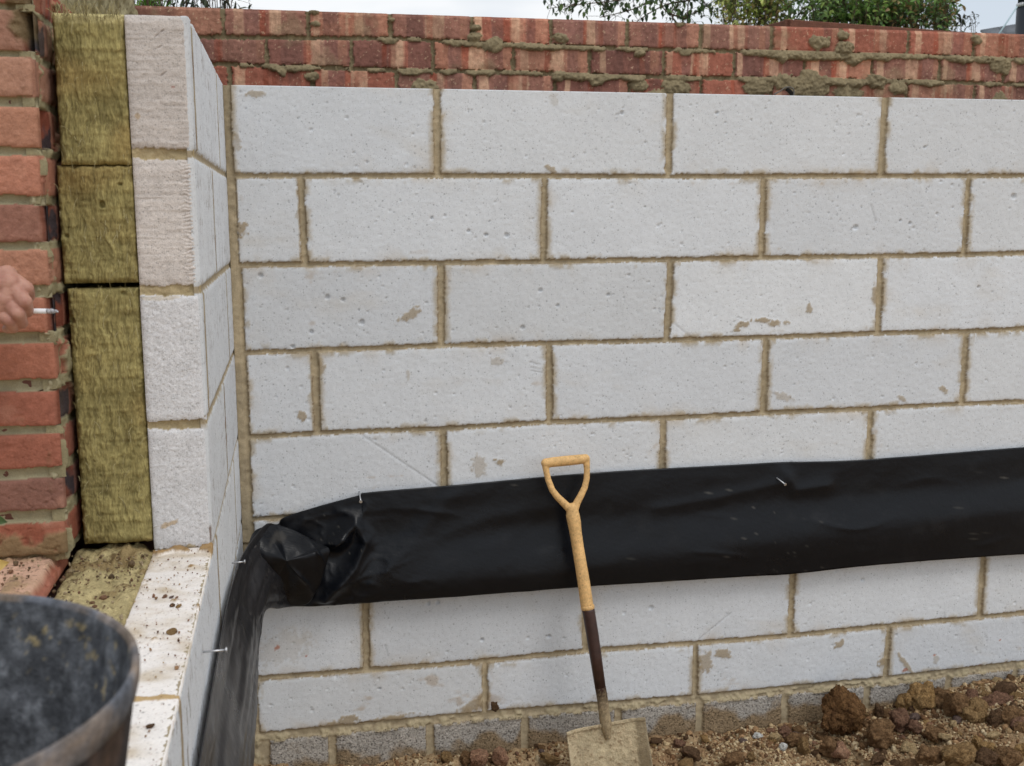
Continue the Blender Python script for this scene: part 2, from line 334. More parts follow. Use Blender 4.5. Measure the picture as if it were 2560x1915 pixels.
    relief([('blockwork', M_block), ('mortar', M_mortar), ('footing_course', M_dense)], (X0, 0, Z0), (1, 0, 0), (0, 0, 1), (0, -1, 0), W_, Hh, .003, .003, fn,
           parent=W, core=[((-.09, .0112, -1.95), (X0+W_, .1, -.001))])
    return J8
J8f = back_wall()

# ------------------------------------------------------------------ return wall (block, end-on at the left)
L = .958
def side_wall():
    W = empty('block_wall', (-.05, -.5, -1.95), 'white block return wall at the left, seen end-on and stepped down to a ledge', 'wall')
    cst = lambda z: (lambda s: s*0+z)
    B = lambda l: [(y, y, .013 if y < -.8 and y > -1 else .010) for y in l]
    rows = [(cst(.02), cst(-.22), 0, .0065, B([-.896, -.248]), -3, 1), (cst(-.22), cst(-.445), .0065, .0065, B([-.535]), -3, 1),
            (cst(-.445), cst(-.67), .0065, .0065, B([-.908, -.21]), -3, 1), (cst(-.67), cst(-.895), .0065, .005, B([-.474]), -3, 1),
            (cst(-.895), cst(-1.12), .005, .0065, B([-.872, -1.567, -2.2, -.24]), -3, 1), (cst(-1.12), cst(-1.345), .0065, .0065, B([-.5, -1.2, -1.85]), -3, 1),
            (cst(-1.345), cst(-1.57), .0065, .0065, B([-.2, -.87, -1.5, -2.13]), -3, 1), (cst(-1.57), cst(-1.72), .0065, .01, B([-.45, -1.1, -1.75]), -3, 1), (cst(-1.72), cst(-3), .01, 0, B([-.2, -.44, -.68, -.92, -1.2, -1.5, -1.8]), -3, 1)]
    def mk(y0, z0):
        def fn(S, T):
            s = S+y0; t = T+z0
            D, ID, LS, LT, RI = masonry(s, t, rows, rag=.0022, seed=71)
            H, C = aerated(s, t, D, ID, 77, .04)
            # faint vertical casting lines and dark score marks
            st = vn(s, t*.08, .006, 5); C = C*(1-.05*sst(.75, .95, st))[..., None]
            sc = sst(.76, .84, vn(s, t*.12, .004, 15)*.75+.25*vn(s*.5, t, .05, 16)); C = mixc(C, lin((110, 88, 72)), sc*.85); H = H-.0012*sc
            C *= (1+.03*fbm(s, t, .08, 3, 72))[..., None]
            Mc = np.ones(s.shape+(3,))*MORT*.93*(1+.16*fbm(s, t, .03, 4, 73))[..., None]
            near = sst(.012, 0, D)*sst(.2, .6, fbm(s, t, .03, 3, 74)); C = mixc(C, MORT, near*.8)
            m = D < 0; dense = RI == 8
            C = np.where(dense[..., None], lin((170, 166, 168)), C)
            edge = .004*np.exp(-np.clip(s+L, 0, 9)/.004)*(t > -.9) if z0 > -1 else 0
            vert = m & (np.minimum(np.abs(t-np.array([.0, -.22, -.445, -.67, -.895, -1.12, -1.345, -1.57, -1.72])[:, None, None]).min(0), 9) > .009); H = np.where(m, np.where(vert, -.0002, hmortar(D, .004)), H)-edge; Mc = mixc(Mc, lin((124, 100, 80)), vert*sst(-.1, .4, fbm(s, t*.3, .02, 3, 79))*.8)
            return H, np.where(m[..., None], Mc, C), np.where(m, 1, 0)
        return fn
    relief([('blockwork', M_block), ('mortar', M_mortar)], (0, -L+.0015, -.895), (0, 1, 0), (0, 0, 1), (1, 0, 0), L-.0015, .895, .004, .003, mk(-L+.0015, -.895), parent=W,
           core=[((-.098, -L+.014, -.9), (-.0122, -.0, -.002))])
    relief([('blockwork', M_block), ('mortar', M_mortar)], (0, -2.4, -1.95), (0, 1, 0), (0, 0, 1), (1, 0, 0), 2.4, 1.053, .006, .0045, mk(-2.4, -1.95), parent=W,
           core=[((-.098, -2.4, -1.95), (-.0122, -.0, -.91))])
    # end face
    rowsE = [(cst(.02), cst(at(400, 385, y=-L)[2]), 0, .0085, [], -1, 1), (cst(at(400, 385, y=-L)[2]), cst(at(400, 727, y=-L)[2]), .0085, .009, [], -1, 1),
             (cst(at(400, 727, y=-L)[2]), cst(at(440, 1062, y=-L)[2]), .009, .0075, [], -1, 1), (cst(at(440, 1062, y=-L)[2]), cst(-.90), .0075, .004, [], -1, 1)]
    def fe(S, T):
        s = S-.1; t = T-.9
        D, ID, LS, LT, RI = masonry(s, t, rowsE, rag=.0035, seed=81)
        C = np.ones(s.shape+(3,))
        tones = np.array([lin((206, 198, 192)), lin((216, 208, 202)), lin((220, 220, 222)), lin((218, 218, 220))]); C = C*tones[np.clip(RI, 0, 3)]
        H = .0007*fbm(s, t, .009, 3, 83)
        rip = fbm(s*.35+.01*fbm(s, t, .02, 2, 4), t, .006, 3, 84); up = np.isin(RI, (0, 1))
        H = H+np.where(up, .0006*rip, 0)
        rr = sst(-.035, -.01, s)*(RI == 1)*.0011*np.sin((t+.006*fbm(s, t, .010, 3, 88))*1000); H = H+rr
        H = H+np.where(~up, .0008*fbm(s, t, .0035, 2, 85), 0)
        saw = vn(s*.04, t+.0015*fbm(s, t, .03, 2, 7), .0035, 12)-.5; C = C*(1+.10*saw*up)[..., None]; H = H+.0009*saw*up
        C = C*(1+.09*fbm(s, t, .005, 3, 86)+np.where(up, .06*rip, 0)+.05*fbm(s, t, .06, 2, 87))[..., None]
        H = H+np.array([0, -.001, .003, .002])[np.clip(RI, 0, 3)]
        # rounded, broken arrises
        rg = .0018*fbm(t, s, .014, 3, 90)
        for dist, k in ((-s+rg, .007), (s+.1+rg, .004)): H = H-k*np.exp(-np.clip(dist, 0, 1)/.0035)
        H = H-.006*np.exp(-np.clip(-t+rg, 0, 1)/.004)
        corner = np.hypot(np.clip(s+.02, 0, 1), np.clip(t+.012, 0, 1)); H = H-.012*sst(.011, .022, corner)
        H = H-.003*np.exp(-np.clip(D, 0, 1)/.004)
        for (u, v, r, a) in [(405, 78, 10, .6), (392, 88, 11, .7), (408, 185, 13, .6), (398, 118, 10, .5)]:
            q = at(u, v, y=-L); dx = s-q[0]; dy = t-q[2]; c_, s_ = math.cos(a), math.sin(a)
            g = sst(1, .2, np.hypot((dx*c_+dy*s_)/(r/1500), (-dx*s_+dy*c_)/(2.2/1500))); H = H-.003*g
        for (u, v, ru, rv, an, k, c2) in [(345, 290, 8, 12, 0, .8, (190, 168, 140)), (433, 218, 5, 4, 0, .8, (170, 130, 120)), (420, 1310, 34, 11, .35, .8, (192, 168, 134)), (466, 718, 22, 7, 0, .9, (176, 158, 120)),
                                          (450, 1372, 60, 14, .1, .9, (168, 150, 116)), (470, 1060, 30, 10, 0, .6, (196, 180, 150)), (400, 745, 60, 8, 0, .5, (196, 180, 150)), (520, 1070, 8, 16, 0, .8, (196, 176, 140))]:
            q = at(u, v, y=-L); C = mixc(C, lin(c2), stain(s, t, q[0], q[2], ru/1530, rv/1530, an, int(u))*k)
        m = D < 0
        Mc = np.ones(s.shape+(3,))*lin((178, 162, 128))*(1+.14*fbm(s, t, .02, 4, 91))[..., None]
        H = np.where(m, -.007+.0035*fbm(s, t, .012, 3, 92), H)
        return H, np.where(m[..., None], Mc, C), np.where(m, 1, 0)
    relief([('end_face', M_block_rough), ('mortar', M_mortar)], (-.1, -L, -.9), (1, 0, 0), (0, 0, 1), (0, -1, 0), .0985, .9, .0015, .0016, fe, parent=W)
    # top of the lower courses: the ledge
    def ft(S, T):
        s = S-.1; t = T-2.4
        jy = at(440, 1739, z=-.895)[1]
        D = np.abs(t-jy)-.006+.002*fbm(s, t, .02, 3, 95); m = D < 0
        C = np.ones(s.shape+(3,))*lin((236, 230, 224))
        C *= (1+.05*fbm(s, t, .02, 4, 96))[..., None]
        H = .0008*fbm(s, t, .006, 3, 97)
        brown = lin((186, 166, 134))
        # trowel-wide smears of mortar and dust dragged across the top
        d = sst(-.1, .55, fbm(s*.5+t*.25, t*1.0, .05, 4, 98)+.6*np.exp(-((t+1.40)/.09)**2)+.2*np.exp(-((t+1.12)/.1)**2)-.12)
        strk = .5+.5*fbm(s*.3, t+s*.5, .008, 3, 99)
        C = mixc(C, brown, np.clip(d*(.40+.5*fbm(s, t, .02, 4, 100)), 0, .75))
        sp = fbm(s, t, .0045, 2, 101); C = mixc(C, lin((150, 106, 80)), (sp > .6)*(.45)*(vn(s, t, .09, 8) > .4))
        lump = sst(.25, .6, fbm(s, t, .03, 4, 102)-.1+.75*np.exp(-((t+.975)/.02)**2)); H = H+.010*lump*(.6+.5*fbm(s, t, .01, 3, 103)); C = mixc(C, lin((158, 130, 92)), sst(.3, .7, lump))
        H = np.where(m, .001+.004*fbm(s, t, .01, 3, 104), H); C = np.where(m[..., None], lin((186, 158, 116)), C)
        H = H-.002*np.exp(-np.clip(-s, 0, 1)/.003)-.002*np.exp(-np.clip(s+.1, 0, 1)/.003)
        return H, C, np.where(m, 1, 0)
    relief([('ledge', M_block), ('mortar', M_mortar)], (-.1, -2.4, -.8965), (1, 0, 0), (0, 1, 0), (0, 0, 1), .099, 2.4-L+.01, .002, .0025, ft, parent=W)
side_wall()

# ------------------------------------------------------------------ brick walls
BR = [lin((150, 98, 86)), lin((120, 88, 84)), lin((166, 124, 108)), lin((190, 160, 140)), lin((146, 82, 68)), lin((140, 106, 98))]
BR = [b_*np.array([1.06, 1.0, .90]) for b_ in BR]
def rear_brick():
    W = empty('brick_wall', (1.5, .3, -1.95), 'red brick wall with oozing mortar rising behind the white blocks under the sky', 'wall')
    Y = .25; x0 = -.24; W_ = 3.7; z0 = -.12
    f = lambda pts, dz=0: polyl([(lambda q: (q[0], q[2]+dz))(at(u, v, y=Y)) for u, v in pts])
    J1 = f([(510, 92), (640, 93), (1000, 96), (1280, 111), (1500, 119), (1850, 128), (2311, 140), (2560, 149)])
    J2 = f([(560, 160), (640, 163), (1000, 175), (1280, 180), (1550, 190), (1850, 196), (2311, 203), (2560, 211)])
    J3 = lambda s: J2(s)-.075
    hx = lambda us, v: [at(u, v, y=Y)[0] for u in us]
    r1 = hx([558, 770.5, 976, 1181, 1378.6, 1570, 1754, 1932, 2106, 2275, 2439], 60)
    r2 = hx([667, 879, 1083, 1284, 1475, 1661, 1838, 2014, 2183, 2353, 2515], 130)
    r3 = hx([574, 781, 992, 1187, 1388, 1575, 1755, 1930, 2100, 2270, 2440], 190)
    ex = lambda r: [(x, x, .0055) for x in ([r[0]-.225*2, r[0]-.225]+r+[r[-1]+.225*i for i in range(1, 6)]) if x > x0+.03]
    r4 = [x+.11 for x in r3]
    cst = lambda z: (lambda s: s*0+z)
    rows = [(cst(.3), J1, 0, .0055, ex(r1), -1, 5), (J1, J2, .0055, .0055, ex(r2), -1, 5), (J2, J3, .0055, .0055, ex(r3), -1, 5), (J3, cst(-1), .005, 0, ex(r4), -1, 5)]
    def fn(S, T):
        s = S+x0; t = T+z0
        D, ID, LS, LT, RI = masonry(s, t, rows, rag=.0035, seed=111)
        C = np.ones(s.shape+(3,)); rnd = lambda k: unitrand(ID, k)
        col = mixc(C*BR[0], BR[1], (rnd(1) > .7)*.8); col = mixc(col, BR[5], (rnd(2) > .6)*.8); col = mixc(col, BR[2], (rnd(4) > .75)*.7)
        wob = LS+.012*fbm(t, s, .03, 3, 113)+.05*(rnd(3)-.5)
        H = .0018*fbm(s, t, .008, 3, 114)
        # kiln-set bands: pale where bricks were stacked, dark between
        for k, (cx, wd, ci, am) in enumerate([(.10, .05, 3, .75), (.30, .12, 1, .8), (.55, .10, 3, .75), (.50, .03, 4, .5), (.76, .10, 1, .7), (.93, .06, 2, .7), (.42, .035, 4, .8), (.66, .03, 0, .8)]):
            c0 = cx+.10*(rnd(10+k)-.5); w0 = wd*(.6+.8*rnd(30+k)); on = (rnd(50+k) > .25)
            band = sst(w0+.012, w0-.006, np.abs(wob-c0)); band *= on*am*(.55+.45*sst(-.4, .3, fbm(s, t, .03, 3, 200+k))); col = mixc(col, BR[ci]*(.75+.5*rnd(70+k)[..., None]), band)
            H = H+.0009*band*(1 if ci == 3 else -1)
        fine = np.sin((s+.002*fbm(t, s, .02, 2, 115))*2*math.pi/.0045); H = H+.0006*fine*(LS > .45)*(LS < .7)
        col = col*(1.08+.22*fbm(s, t*.3, .006, 3, 116)+.2*fbm(s, t, .03, 4, 117)+.3*(rnd(5)[:, :]-.5))[..., None]
        specks = fbm(s, t, .005, 2, 118); col = mixc(col, lin((206, 176, 148)), (specks > .62)*.6)
        H = H-.003*np.exp(-np.clip(D, 0, 1)/.003)
        top = .2265-.0015+.003*fbm(s, s*0, .035, 3, 119)
        H = H-.005*sst(top-.004, top+.001, t)
        # chips
        m = D < 0
        Mc = np.ones(s.shape+(3,))*MORT_WET*(1+.3*fbm(s, t, .02, 4, 121)+.25*(fbm(s, t, .006, 2, 120)))[..., None]
        hm = -.010+.004*fbm(s, t, .012, 4, 122)
        # mortar squeezed out of the beds and hanging over the bricks below
        ooz = np.zeros(s.shape)
        for jf, am, sd_ in ((J1, 1, 1), (J2, 1.1, 2), (J3, 1, 3)):
            j = jf(s)
            amt = np.clip(.42+1.1*fbm(s, s*0, .11, 4, 123+sd_)+.6*fbm(s, s*0, .03, 3, 133+sd_), 0, 1.5)
            if sd_ == 1: amt *= sst(.38, .55, s)*.95+.06
            if sd_ == 2: amt *= sst(-.05, .12, s)*.8+.2
            low = j-.006-.012*amt*am-.024*np.clip(fbm(s, s*0, .05, 3, 143+sd_)-.35, 0, 1)*2; hi = j+.0065+.002*fbm(s, s*0, .03, 2, 150)
            mid = (low+hi)/2; half = np.maximum((hi-low)/2, .002)
            prof = np.clip(1-((t-mid)/half)**2, 0, 1)
            sag = np.sqrt(prof)*(.35+.65*np.clip((hi-t)/(2*half), 0, 1))
            ooz = np.maximum(ooz, sag*(.0035+.014*np.clip(amt, 0, 1.2))*(amt > .08))
        # blobs and smears
        for (u, v, r_, hgt) in [(1190, 70, 9, .014), (1186, 92, 14, .014), (1230, 112, 22, .009), (2048, 105, 22, .012), (2110, 120, 20, .018), (2105, 90, 13, .012), (2130, 150, 18, .014), (2440, 100, 13, .012), (2020, 215, 42, .010),
                                (1960, 205, 26, .010), (2190, 205, 22, .014), (2245, 222, 20, .012), (2450, 150, 10, .01), (2500, 165, 25, .01), (1690, 215, 30, .01), (1600, 215, 18, .01), (1890, 215, 28, .01), (784, 30, 8, .012), (790, 60, 9, .01),
                                (980, 50, 6, .008), (1395, 190, 16, .012), (780, 190, 12, .012), (1600, 135, 12, .015), (1060, 220, 26, .01), (1640, 240, 22, .006), (2120, 234, 30, .007), (2500, 245, 18, .006), (1700, 58, 10, .008), (1400, 95, 14, .012)]:
            q = at(u, v, y=Y); rr = r_/770.
            qd = np.hypot((s-q[0])*.8, (t-q[2])*1.25)/rr+.45*fbm(s, t, .02, 4, int(u)); ooz = np.maximum(ooz, hgt*np.sqrt(np.clip(1-qd**2, 0, 1)))
        ooz = ooz*(1+.55*fbm(s, t, .012, 4, 161)+.35*fbm(s, t, .005, 2, 162))
        oo = ooz > .0022
        perp = m & ~oo
        H = np.where(m, hm, H); H = np.where(oo, np.maximum(H, ooz), H)
        mm = m | oo; col = np.where(mm[..., None], Mc, col)
        thin = sst(.45, .75, fbm(s, t, .09, 4, 163)+.2)*(~mm)*.25; col = mixc(col, MORT_WET*1.3, thin*1.4)
        return H, col, np.where(mm, 1, 0)
    relief([('brickwork', M_brick), ('mortar', M_mortar)], (x0, Y, z0), (1, 0, 0), (0, 0, 1), (0, -1, 0), W_, .228-z0, .0027, .0027, fn, parent=W,
           core=[((x0-.1, Y+.025, -1.95), (x0+W_, Y+.103, .2235)), ((x0-.1, Y+.0125, -1.95), (x0+W_, Y+.09, z0-.001))], corecol=BR[1])
    # mortar crumbs left on the top
    return W
rear_brick()

def left_brick():
    W = empty('brick_wall', (-.29, -.4, -1.95), 'red brick wall end with chipped corners at the left edge beside the wool', 'wall')
    Y = -1.05; cst = lambda z: (lambda s: s*0+z)
    vs = [(-80, 6), (24.6, 124.7), (143.6, 240.7), (265, 367), (388.6, 488), (512, 604.7), (625, 713.5), (745, 832), (860, 950), (980, 1067), (1088, 1172), (1201, 1279), (1311, 1388)]
    zz = [(at(50, a, y=Y)[2], at(50, b, y=Y)[2]) for a, b in vs]
    # right arris of each course, measured: (front-face edge u, v)
    eu = [60, 52, 75, 92, 96, 97, 116, 112, 136, 137, 154, 158, 160]
    ex_ = [at(u, (a+b)/2, y=Y)[0] for u, (a, b) in zip(eu, vs)]
    broken = [1, 1, 0, 1, 0, 1, 0, 1, 0, 1, 0, 1, 0]
    tone = [lin((176, 104, 88)), lin((170, 112, 98)), lin((186, 124, 106)), lin((190, 118, 96)), lin((196, 112, 92)), lin((162, 98, 88)), lin((188, 116, 94)), lin((190, 104, 84)), lin((184, 96, 76)), lin((176, 86, 70)), lin((172, 84, 68)), lin((146, 90, 84)), lin((162, 72, 52))]
    tone = [t_*.60+.40*np.array([1.34, .92, .66])*t_.mean()*1.08 for t_ in tone]; tone = [t_*np.array([.94, 1.0, .96]) for t_ in tone]
    x0 = -.345; z0 = -.875; W_ = .345-.2228; Hh = .23+.875
    def fn(S, T):
        s = S+x0; t = T+z0
        D = np.full(s.shape, -.02); RI = np.zeros(s.shape, int)
        for i, (a, b) in enumerate(zz):
            d = np.minimum(a-t, t-b); mm = d > D; D = np.where(mm, d, D); RI = np.where(mm, i, RI)
        D = D+.0022*fbm(s, t, .016, 3, 171)
        E = np.array(ex_)[RI]+.002*fbm(t, s, .02, 3, 172); bk = np.array(broken)[RI]
        C = np.array(tone)[RI]*(1+.12*fbm(s, t, .02, 4, 173)+.1*fbm(s, t, .005, 2, 174))[..., None]
        C = mixc(C, lin((196, 150, 128)), sst(.2, .8, fbm(s, t, .05, 3, 175))*.35)
        H = .0012*fbm(s, t, .006, 3, 176)
        crack = np.abs(fbm(s, t*1.8, .05, 3, 177)); H = H-.002*sst(.03, 0, crack)*(RI > 9)
        H = H-.003*np.exp(-np.clip(D, 0, 1)/.003)-.003*np.exp(-np.clip(E-s, 0, 1)/.003)
        past = np.clip(s-E, 0, 1)
        drop = np.where(bk > 0, past*3.2+.004*(past > 0)*(.6+.9*fbm(s, t, .012, 3, 178)), past*2.)
        H = H-np.minimum(drop, .09)
        # burnt blue-black skin inside the broken corners
        core_ = sst(.003, .008, past)*(bk > 0)*sst(-.3, .1, fbm(s, t, .02, 2, 179)+.5-np.abs(D-.03)*16)
        C = mixc(C, lin((58, 60, 70)), core_*.95); C = mixc(C, lin((116, 66, 50)), (sst(0, .003, past)*(bk > 0)*(1-core_))*.8)
        C = mixc(C, lin((124, 86, 74)), sst(0, .004, past)*(bk == 0)*.6)
        m = D < 0
        Mc = np.ones(s.shape+(3,))*lin((160, 152, 124))*(1+.16*fbm(s, t, .02, 4, 181))[..., None]
        hm = -.009-.003*np.sqrt(np.clip(-D/.006, 0, 1))+.0025*fbm(s, t, .02, 3, 182)-np.clip(s+.232, 0, 1)*1.2+.010*sst(-.25, -.235, s)*sst(0, .5, fbm(s, t, .015, 3, 185))
        H = np.where(m, hm, H); C = np.where(m[..., None], Mc, C)
        # mortar dirt at the top right corner and at the very bottom
        dirt = sst(.2, .6, fbm(s, t, .04, 4, 183)+.9*sst(-.12, .0, t)*sst(-.28, -.23, s)-.3); C = mixc(C, lin((110, 96, 70)), dirt*.9); H = H+.006*dirt*fbm(s, t, .012, 3, 184)
        d2 = sst(.1, .5, fbm(s, t, .03, 4, 186)+1.2*sst(-.79, -.87, t)-.5); C = mixc(C, lin((132, 112, 82)), d2*.9); H = H+.008*d2
        return H, C, np.where(m, 1, 0)
    relief([('brickwork', M_brick), ('mortar', M_mortar)], (x0, Y, z0), (1, 0, 0), (0, 0, 1), (0, -1, 0), W_, Hh, .0017, .0018, fn, parent=W, skirt=.02,
           core=[((x0, Y+.013, z0), (-.262, .35, .229)), ((x0, -2.3, -1.95), (-.262, .35, z0-.012))], corecol=BR[1])
    # inner (cavity) face
    gz = [b for a, b in zz]
    def fi(S, T):
        s = S-1.043; t = T-.876
        D = np.full(s.shape, -.02); RI = np.zeros(s.shape, int)
        for i, (a, b) in enumerate(zz):
            d = np.minimum(a-t, t-b); mm = d > D; D = np.where(mm, d, D); RI = np.where(mm, i, RI)
        off = np.where(RI % 2 == 0, 0, .11); ph = (s+1+off) % .225; D = np.minimum(D, np.minimum(ph, .225-ph)-.005)+.003*fbm(s, t, .02, 3, 191)
        m = D < 0
        cols = np.array(BR)[(_h(RI+np.floor((s+1+off)/.225).astype(int)*31, RI*0+3, 7)*5.99).astype(int)]
        band = vn(s, t*.1, .02, 9); C = mixc(cols, BR[3], sst(.62, .8, band)*.7); C = mixc(C, BR[1], sst(.4, .2, band)*.7)
        C = C*(1+.15*fbm(s, t, .01, 3, 192))[..., None]
        H = .0015*fbm(s, t, .01, 3, 193)-.003*np.exp(-np.clip(D, 0, 1)/.003)
        fr = s+1.045; bq = np.array(broken+[0])[RI]*(~m)*(fr < .105); cut = (.100-fr)*.30*(fr < .100)*(bq > 0); H = H-cut*(1+.15*fbm(s, t, .012, 3, 196)); bc = sst(-.25, .2, fbm(s, t, .03, 3, 179)*1.5+.35+.4*(_h(RI, RI*0+9, 3)-.5)-np.abs(D-.03)*18)*(cut > .001); C = mixc(C, lin((54, 53, 58)), bc*.9); C = mixc(C, lin((122, 66, 48)), (cut > .001)*(1-bc)*.7); tn = np.array(tone)[np.clip(RI, 0, 12)]; C = mixc(C, tn*.85, sst(.13, .10, fr)*(cut <= .001)*.85)
        lump = sst(.15, .6, fbm(s, t, .05, 4, 194)+.25*sst(.0, .15, t)+.2*sst(.12, .0, fr)*(s*0+1))*(bq == 0); hm = -.004+.010*lump+.004*fbm(s, t, .015, 3, 197)
        H = np.where(m, hm, H+.009*sst(.5, .8, lump)); mm = m | (lump > .72)
        C = np.where(mm[..., None], lin((150, 142, 112))*(1+.2*fbm(s, t, .02, 3, 195))[..., None], C)
        return H, C, np.where(mm, 1, 0)
    relief([('brickwork', M_brick), ('mortar', M_mortar)], (-.2235, -1.043, -.876), (0, 1, 0), (0, 0, 1), (1, 0, 0), 1.293, .229+.876, .004, .003, fi, parent=W, skirt=.02)
    # trodden top of the lower brickwork
    def ft(S, T):
        s = S-.345; t = T-2.3
        C = np.ones(s.shape+(3,))*lin((206, 168, 144))*(1+.1*fbm(s, t, .03, 4, 201))[..., None]
        dirt = sst(.05, .5, fbm(s, t, .04, 4, 202)+.8*sst(-1.1, -1.02, t)-.1); C = mixc(C, lin((150, 126, 94)), dirt*.85)
        sp = fbm(s, t, .005, 2, 203); C = mixc(C, lin((96, 78, 66)), (sp > .55)*.7)
        H = .0015*fbm(s, t, .01, 3, 204)+.010*sst(.3, .8, dirt)*(.5+.5*fbm(s, t, .012, 3, 205))+.012*sst(-1.04, -1.0, t)
        H = H-.02*sst(-.258+.008, -.245+.008, s+.004*fbm(t, s, .03, 3, 206)); C = mixc(C, BR[4], sst(-.256+.008, -.25+.008, s)*.8)
        return H, C, np.zeros(s.shape, int)
    relief([('ledge', M_brick)], (-.345, -2.3, -.872), (1, 0, 0), (0, 1, 0), (0, 0, 1), .108, 1.32, .0025, .0025, ft, parent=W, skirt=.03)
left_brick()

# ------------------------------------------------------------------ mineral wool
def fibres(rng, n, x0, x1, z0, z1, Y, vertical=True):
    """thin curved wisps standing off a wool face"""
    V = []; F = []; C = []
    for _ in range(n):
        x = rng.uniform(x0, x1); z = rng.uniform(z0, z1); L_ = rng.uniform(.006, .024); a = rng.normal(math.pi/2, .22) if vertical else rng.uniform(0, math.pi)
        w_ = rng.uniform(.0002, .0005); k = 4; off = rng.uniform(.0, .002); cv = rng.normal(0, .7)
        base = len(V); px, pz = x, z
        col = lin(random.choice([(160, 150, 110), (140, 128, 90), (118, 106, 72), (176, 166, 126)]))
        for i in range(k+1):
            t_ = i/k; aa = a+cv*t_; nx, nz = -math.sin(aa), math.cos(aa)
            y = Y-.0008-off*math.sin(math.pi*t_)-.001
            V += [(px-nx*w_, y, pz-nz*w_), (px+nx*w_, y, pz+nz*w_)]; C += [col, col]
            px += math.cos(aa)*L_/k; pz += math.sin(aa)*L_/k
        for i in range(k): b = base+2*i; F.append((b, b+1, b+3, b+2))
    return np.array(V), np.array(F), np.array(C)
def wool(label, x0, x1, z0, z1, seed, pale_top=False, group='mineral wool batts in the cavity'):
    g = .0
    W = empty('insulation_batt', ((x0+x1)/2, -L/2, z0), label, 'insulation', group)
    def fn(S, T):
        s = S+x0; t = T+z0
        warp = .010*fbm(s, t, .05, 3, seed)+.004*fbm(s, t, .015, 2, seed+1)
        f1 = fbm((s+warp)*1.0, t*.13, .0034, 3, seed+2, .75); f2 = fbm(s+warp, t*.25, .013, 2, seed+3)
        f3 = fbm(s, t, .009, 3, seed+4); b = fbm(s, t, .07, 3, seed+5); hz = fbm(s*.15, t, .009, 3, seed+14)
        curl = fbm(s+.012*fbm(s, t, .018, 2, seed+6), t+.012*fbm(s, t, .018, 2, seed+7), .006, 2, seed+8)
        mixv = .75*sst(.1, .8, fbm(s, t, .06, 2, seed+9)+.6*sst(x1-.03, x1, s))
        fib = f1*(1-mixv)+curl*mixv
        H = .0024*fib+.0022*f2+.0016*f3+.006*b+.0014*hz
        edge = np.minimum(np.minimum(s-x0, x1-s), np.minimum(t-z0, z1-t))+.0035*fbm(s, t, .012, 3, seed+10)
        H = H-.012*np.exp(-np.clip(edge, 0, 1)/.0035)
        hole = sst(.62, .8, fbm(s, t, .03, 3, seed+11)); H = H-.010*hole
        C = np.ones(s.shape+(3,))*lin((149, 138, 92))
        C = C*(1+.44*np.clip(fib, -1, 1)+.15*f3+.22*b+.16*hz)[..., None]
        C = mixc(C, lin((172, 162, 120)), sst(.4, .9, f1)*.6)
        C = mixc(C, lin((140, 110, 66)), sst(.2, .8, fbm(s, t, .1, 2, seed+12)+.3*sst(x1-.05, x1, s))*.4)
        if pale_top:
            C = mixc(C, lin((206, 194, 142)), sst(z1-.022, z1-.008, t+.008*fbm(s, t, .01, 3, seed+13)))
        return H, C, np.zeros(s.shape, int)
    relief([('wool_face', M_wool)], (x0, -L, z0), (1, 0, 0), (0, 0, 1), (0, -1, 0), x1-x0, z1-z0, .0014, .0016, fn, parent=W, skirt=.03,
           core=[((x0+.002, -L+.028, z0+.002), (x1-.0005, -.002, z1-.004))], corecol=lin((150, 136, 80)))
    rng = np.random.default_rng(seed); n = int(200*(z1-z0)/.45)
    v, f, c = fibres(rng, n, x0+.001, x1-.001, z0+.002, z1-.002, -L)
    e, f2, c2 = fibres(rng, 130 if pale_top else 4, x0+.002, x1-.002, z1-.014, z1-(.001 if pale_top else .012), -L)
    link('loose_fibres', npmesh('loose_fibres', np.concatenate([v, e]), np.concatenate([f, f2+len(v)]), np.concatenate([c, c2])), M_wool, W, False)
random.seed(2)
zt = lambda v: at(200, v, y=-L)[2]
wool('yellow-brown mineral wool batt at the top of the cavity with a frayed pale top edge', -.211, -.1015, zt(412), zt(30), 301, True)
wool('middle mineral wool batt, the shortest, ending above the long black gap', -.219, -.1015, zt(709), zt(413.5), 331)
wool('tallest mineral wool batt, lowest of the upright ones, beside the lower block ends', -.2150, -.1015, at(260, 1362, y=-L)[2], zt(722), 361)
def wool_floor():
    def fn(S, T):
        s = S-.235; t = T-2.2
        H = .012*fbm(s, t, .05, 4, 401)+.006*fbm(s, t*.4, .012, 3, 402)-.01*np.exp(-np.clip(np.minimum(s+.235, -.1-s), 0, 1)/.006)+.012*sst(-1.0, -.96, t)
        C = np.ones(s.shape+(3,))*lin((180, 166, 124))*(1+.3*fbm(s, t*.5, .008, 3, 403)+.15*fbm(s, t, .03, 3, 404))[..., None]
        d = sst(.1, .6, fbm(s, t, .035, 4, 405)+.7*sst(-1.1, -1.0, t)-.15); C = mixc(C, lin((138, 118, 84)), d*.85); H = H+.006*d*(.5+fbm(s, t, .008, 3, 406))
        sp = fbm(s, t, .006, 2, 407); C = mixc(C, lin((88, 70, 50)), (sp > .5)*.7)
        return H, C, np.zeros(s.shape, int)
    W = empty('insulation_batt', (-.17, -1.5, -.98), 'horizontal top of the lower wool batt, pale yellow and strewn with mortar crumbs', 'insulation', 'mineral wool batts in the cavity')
    relief([('wool_face', M_wool)], (-.235, -2.2, -.905), (1, 0, 0), (0, 1, 0), (0, 0, 1), .134, 2.2-L+.03, .002, .0025, fn, parent=W, skirt=.04,
           core=[((-.234, -2.2, -1.9), (-.102, -.9, -.935))], corecol=lin((150, 136, 80)))
wool_floor()

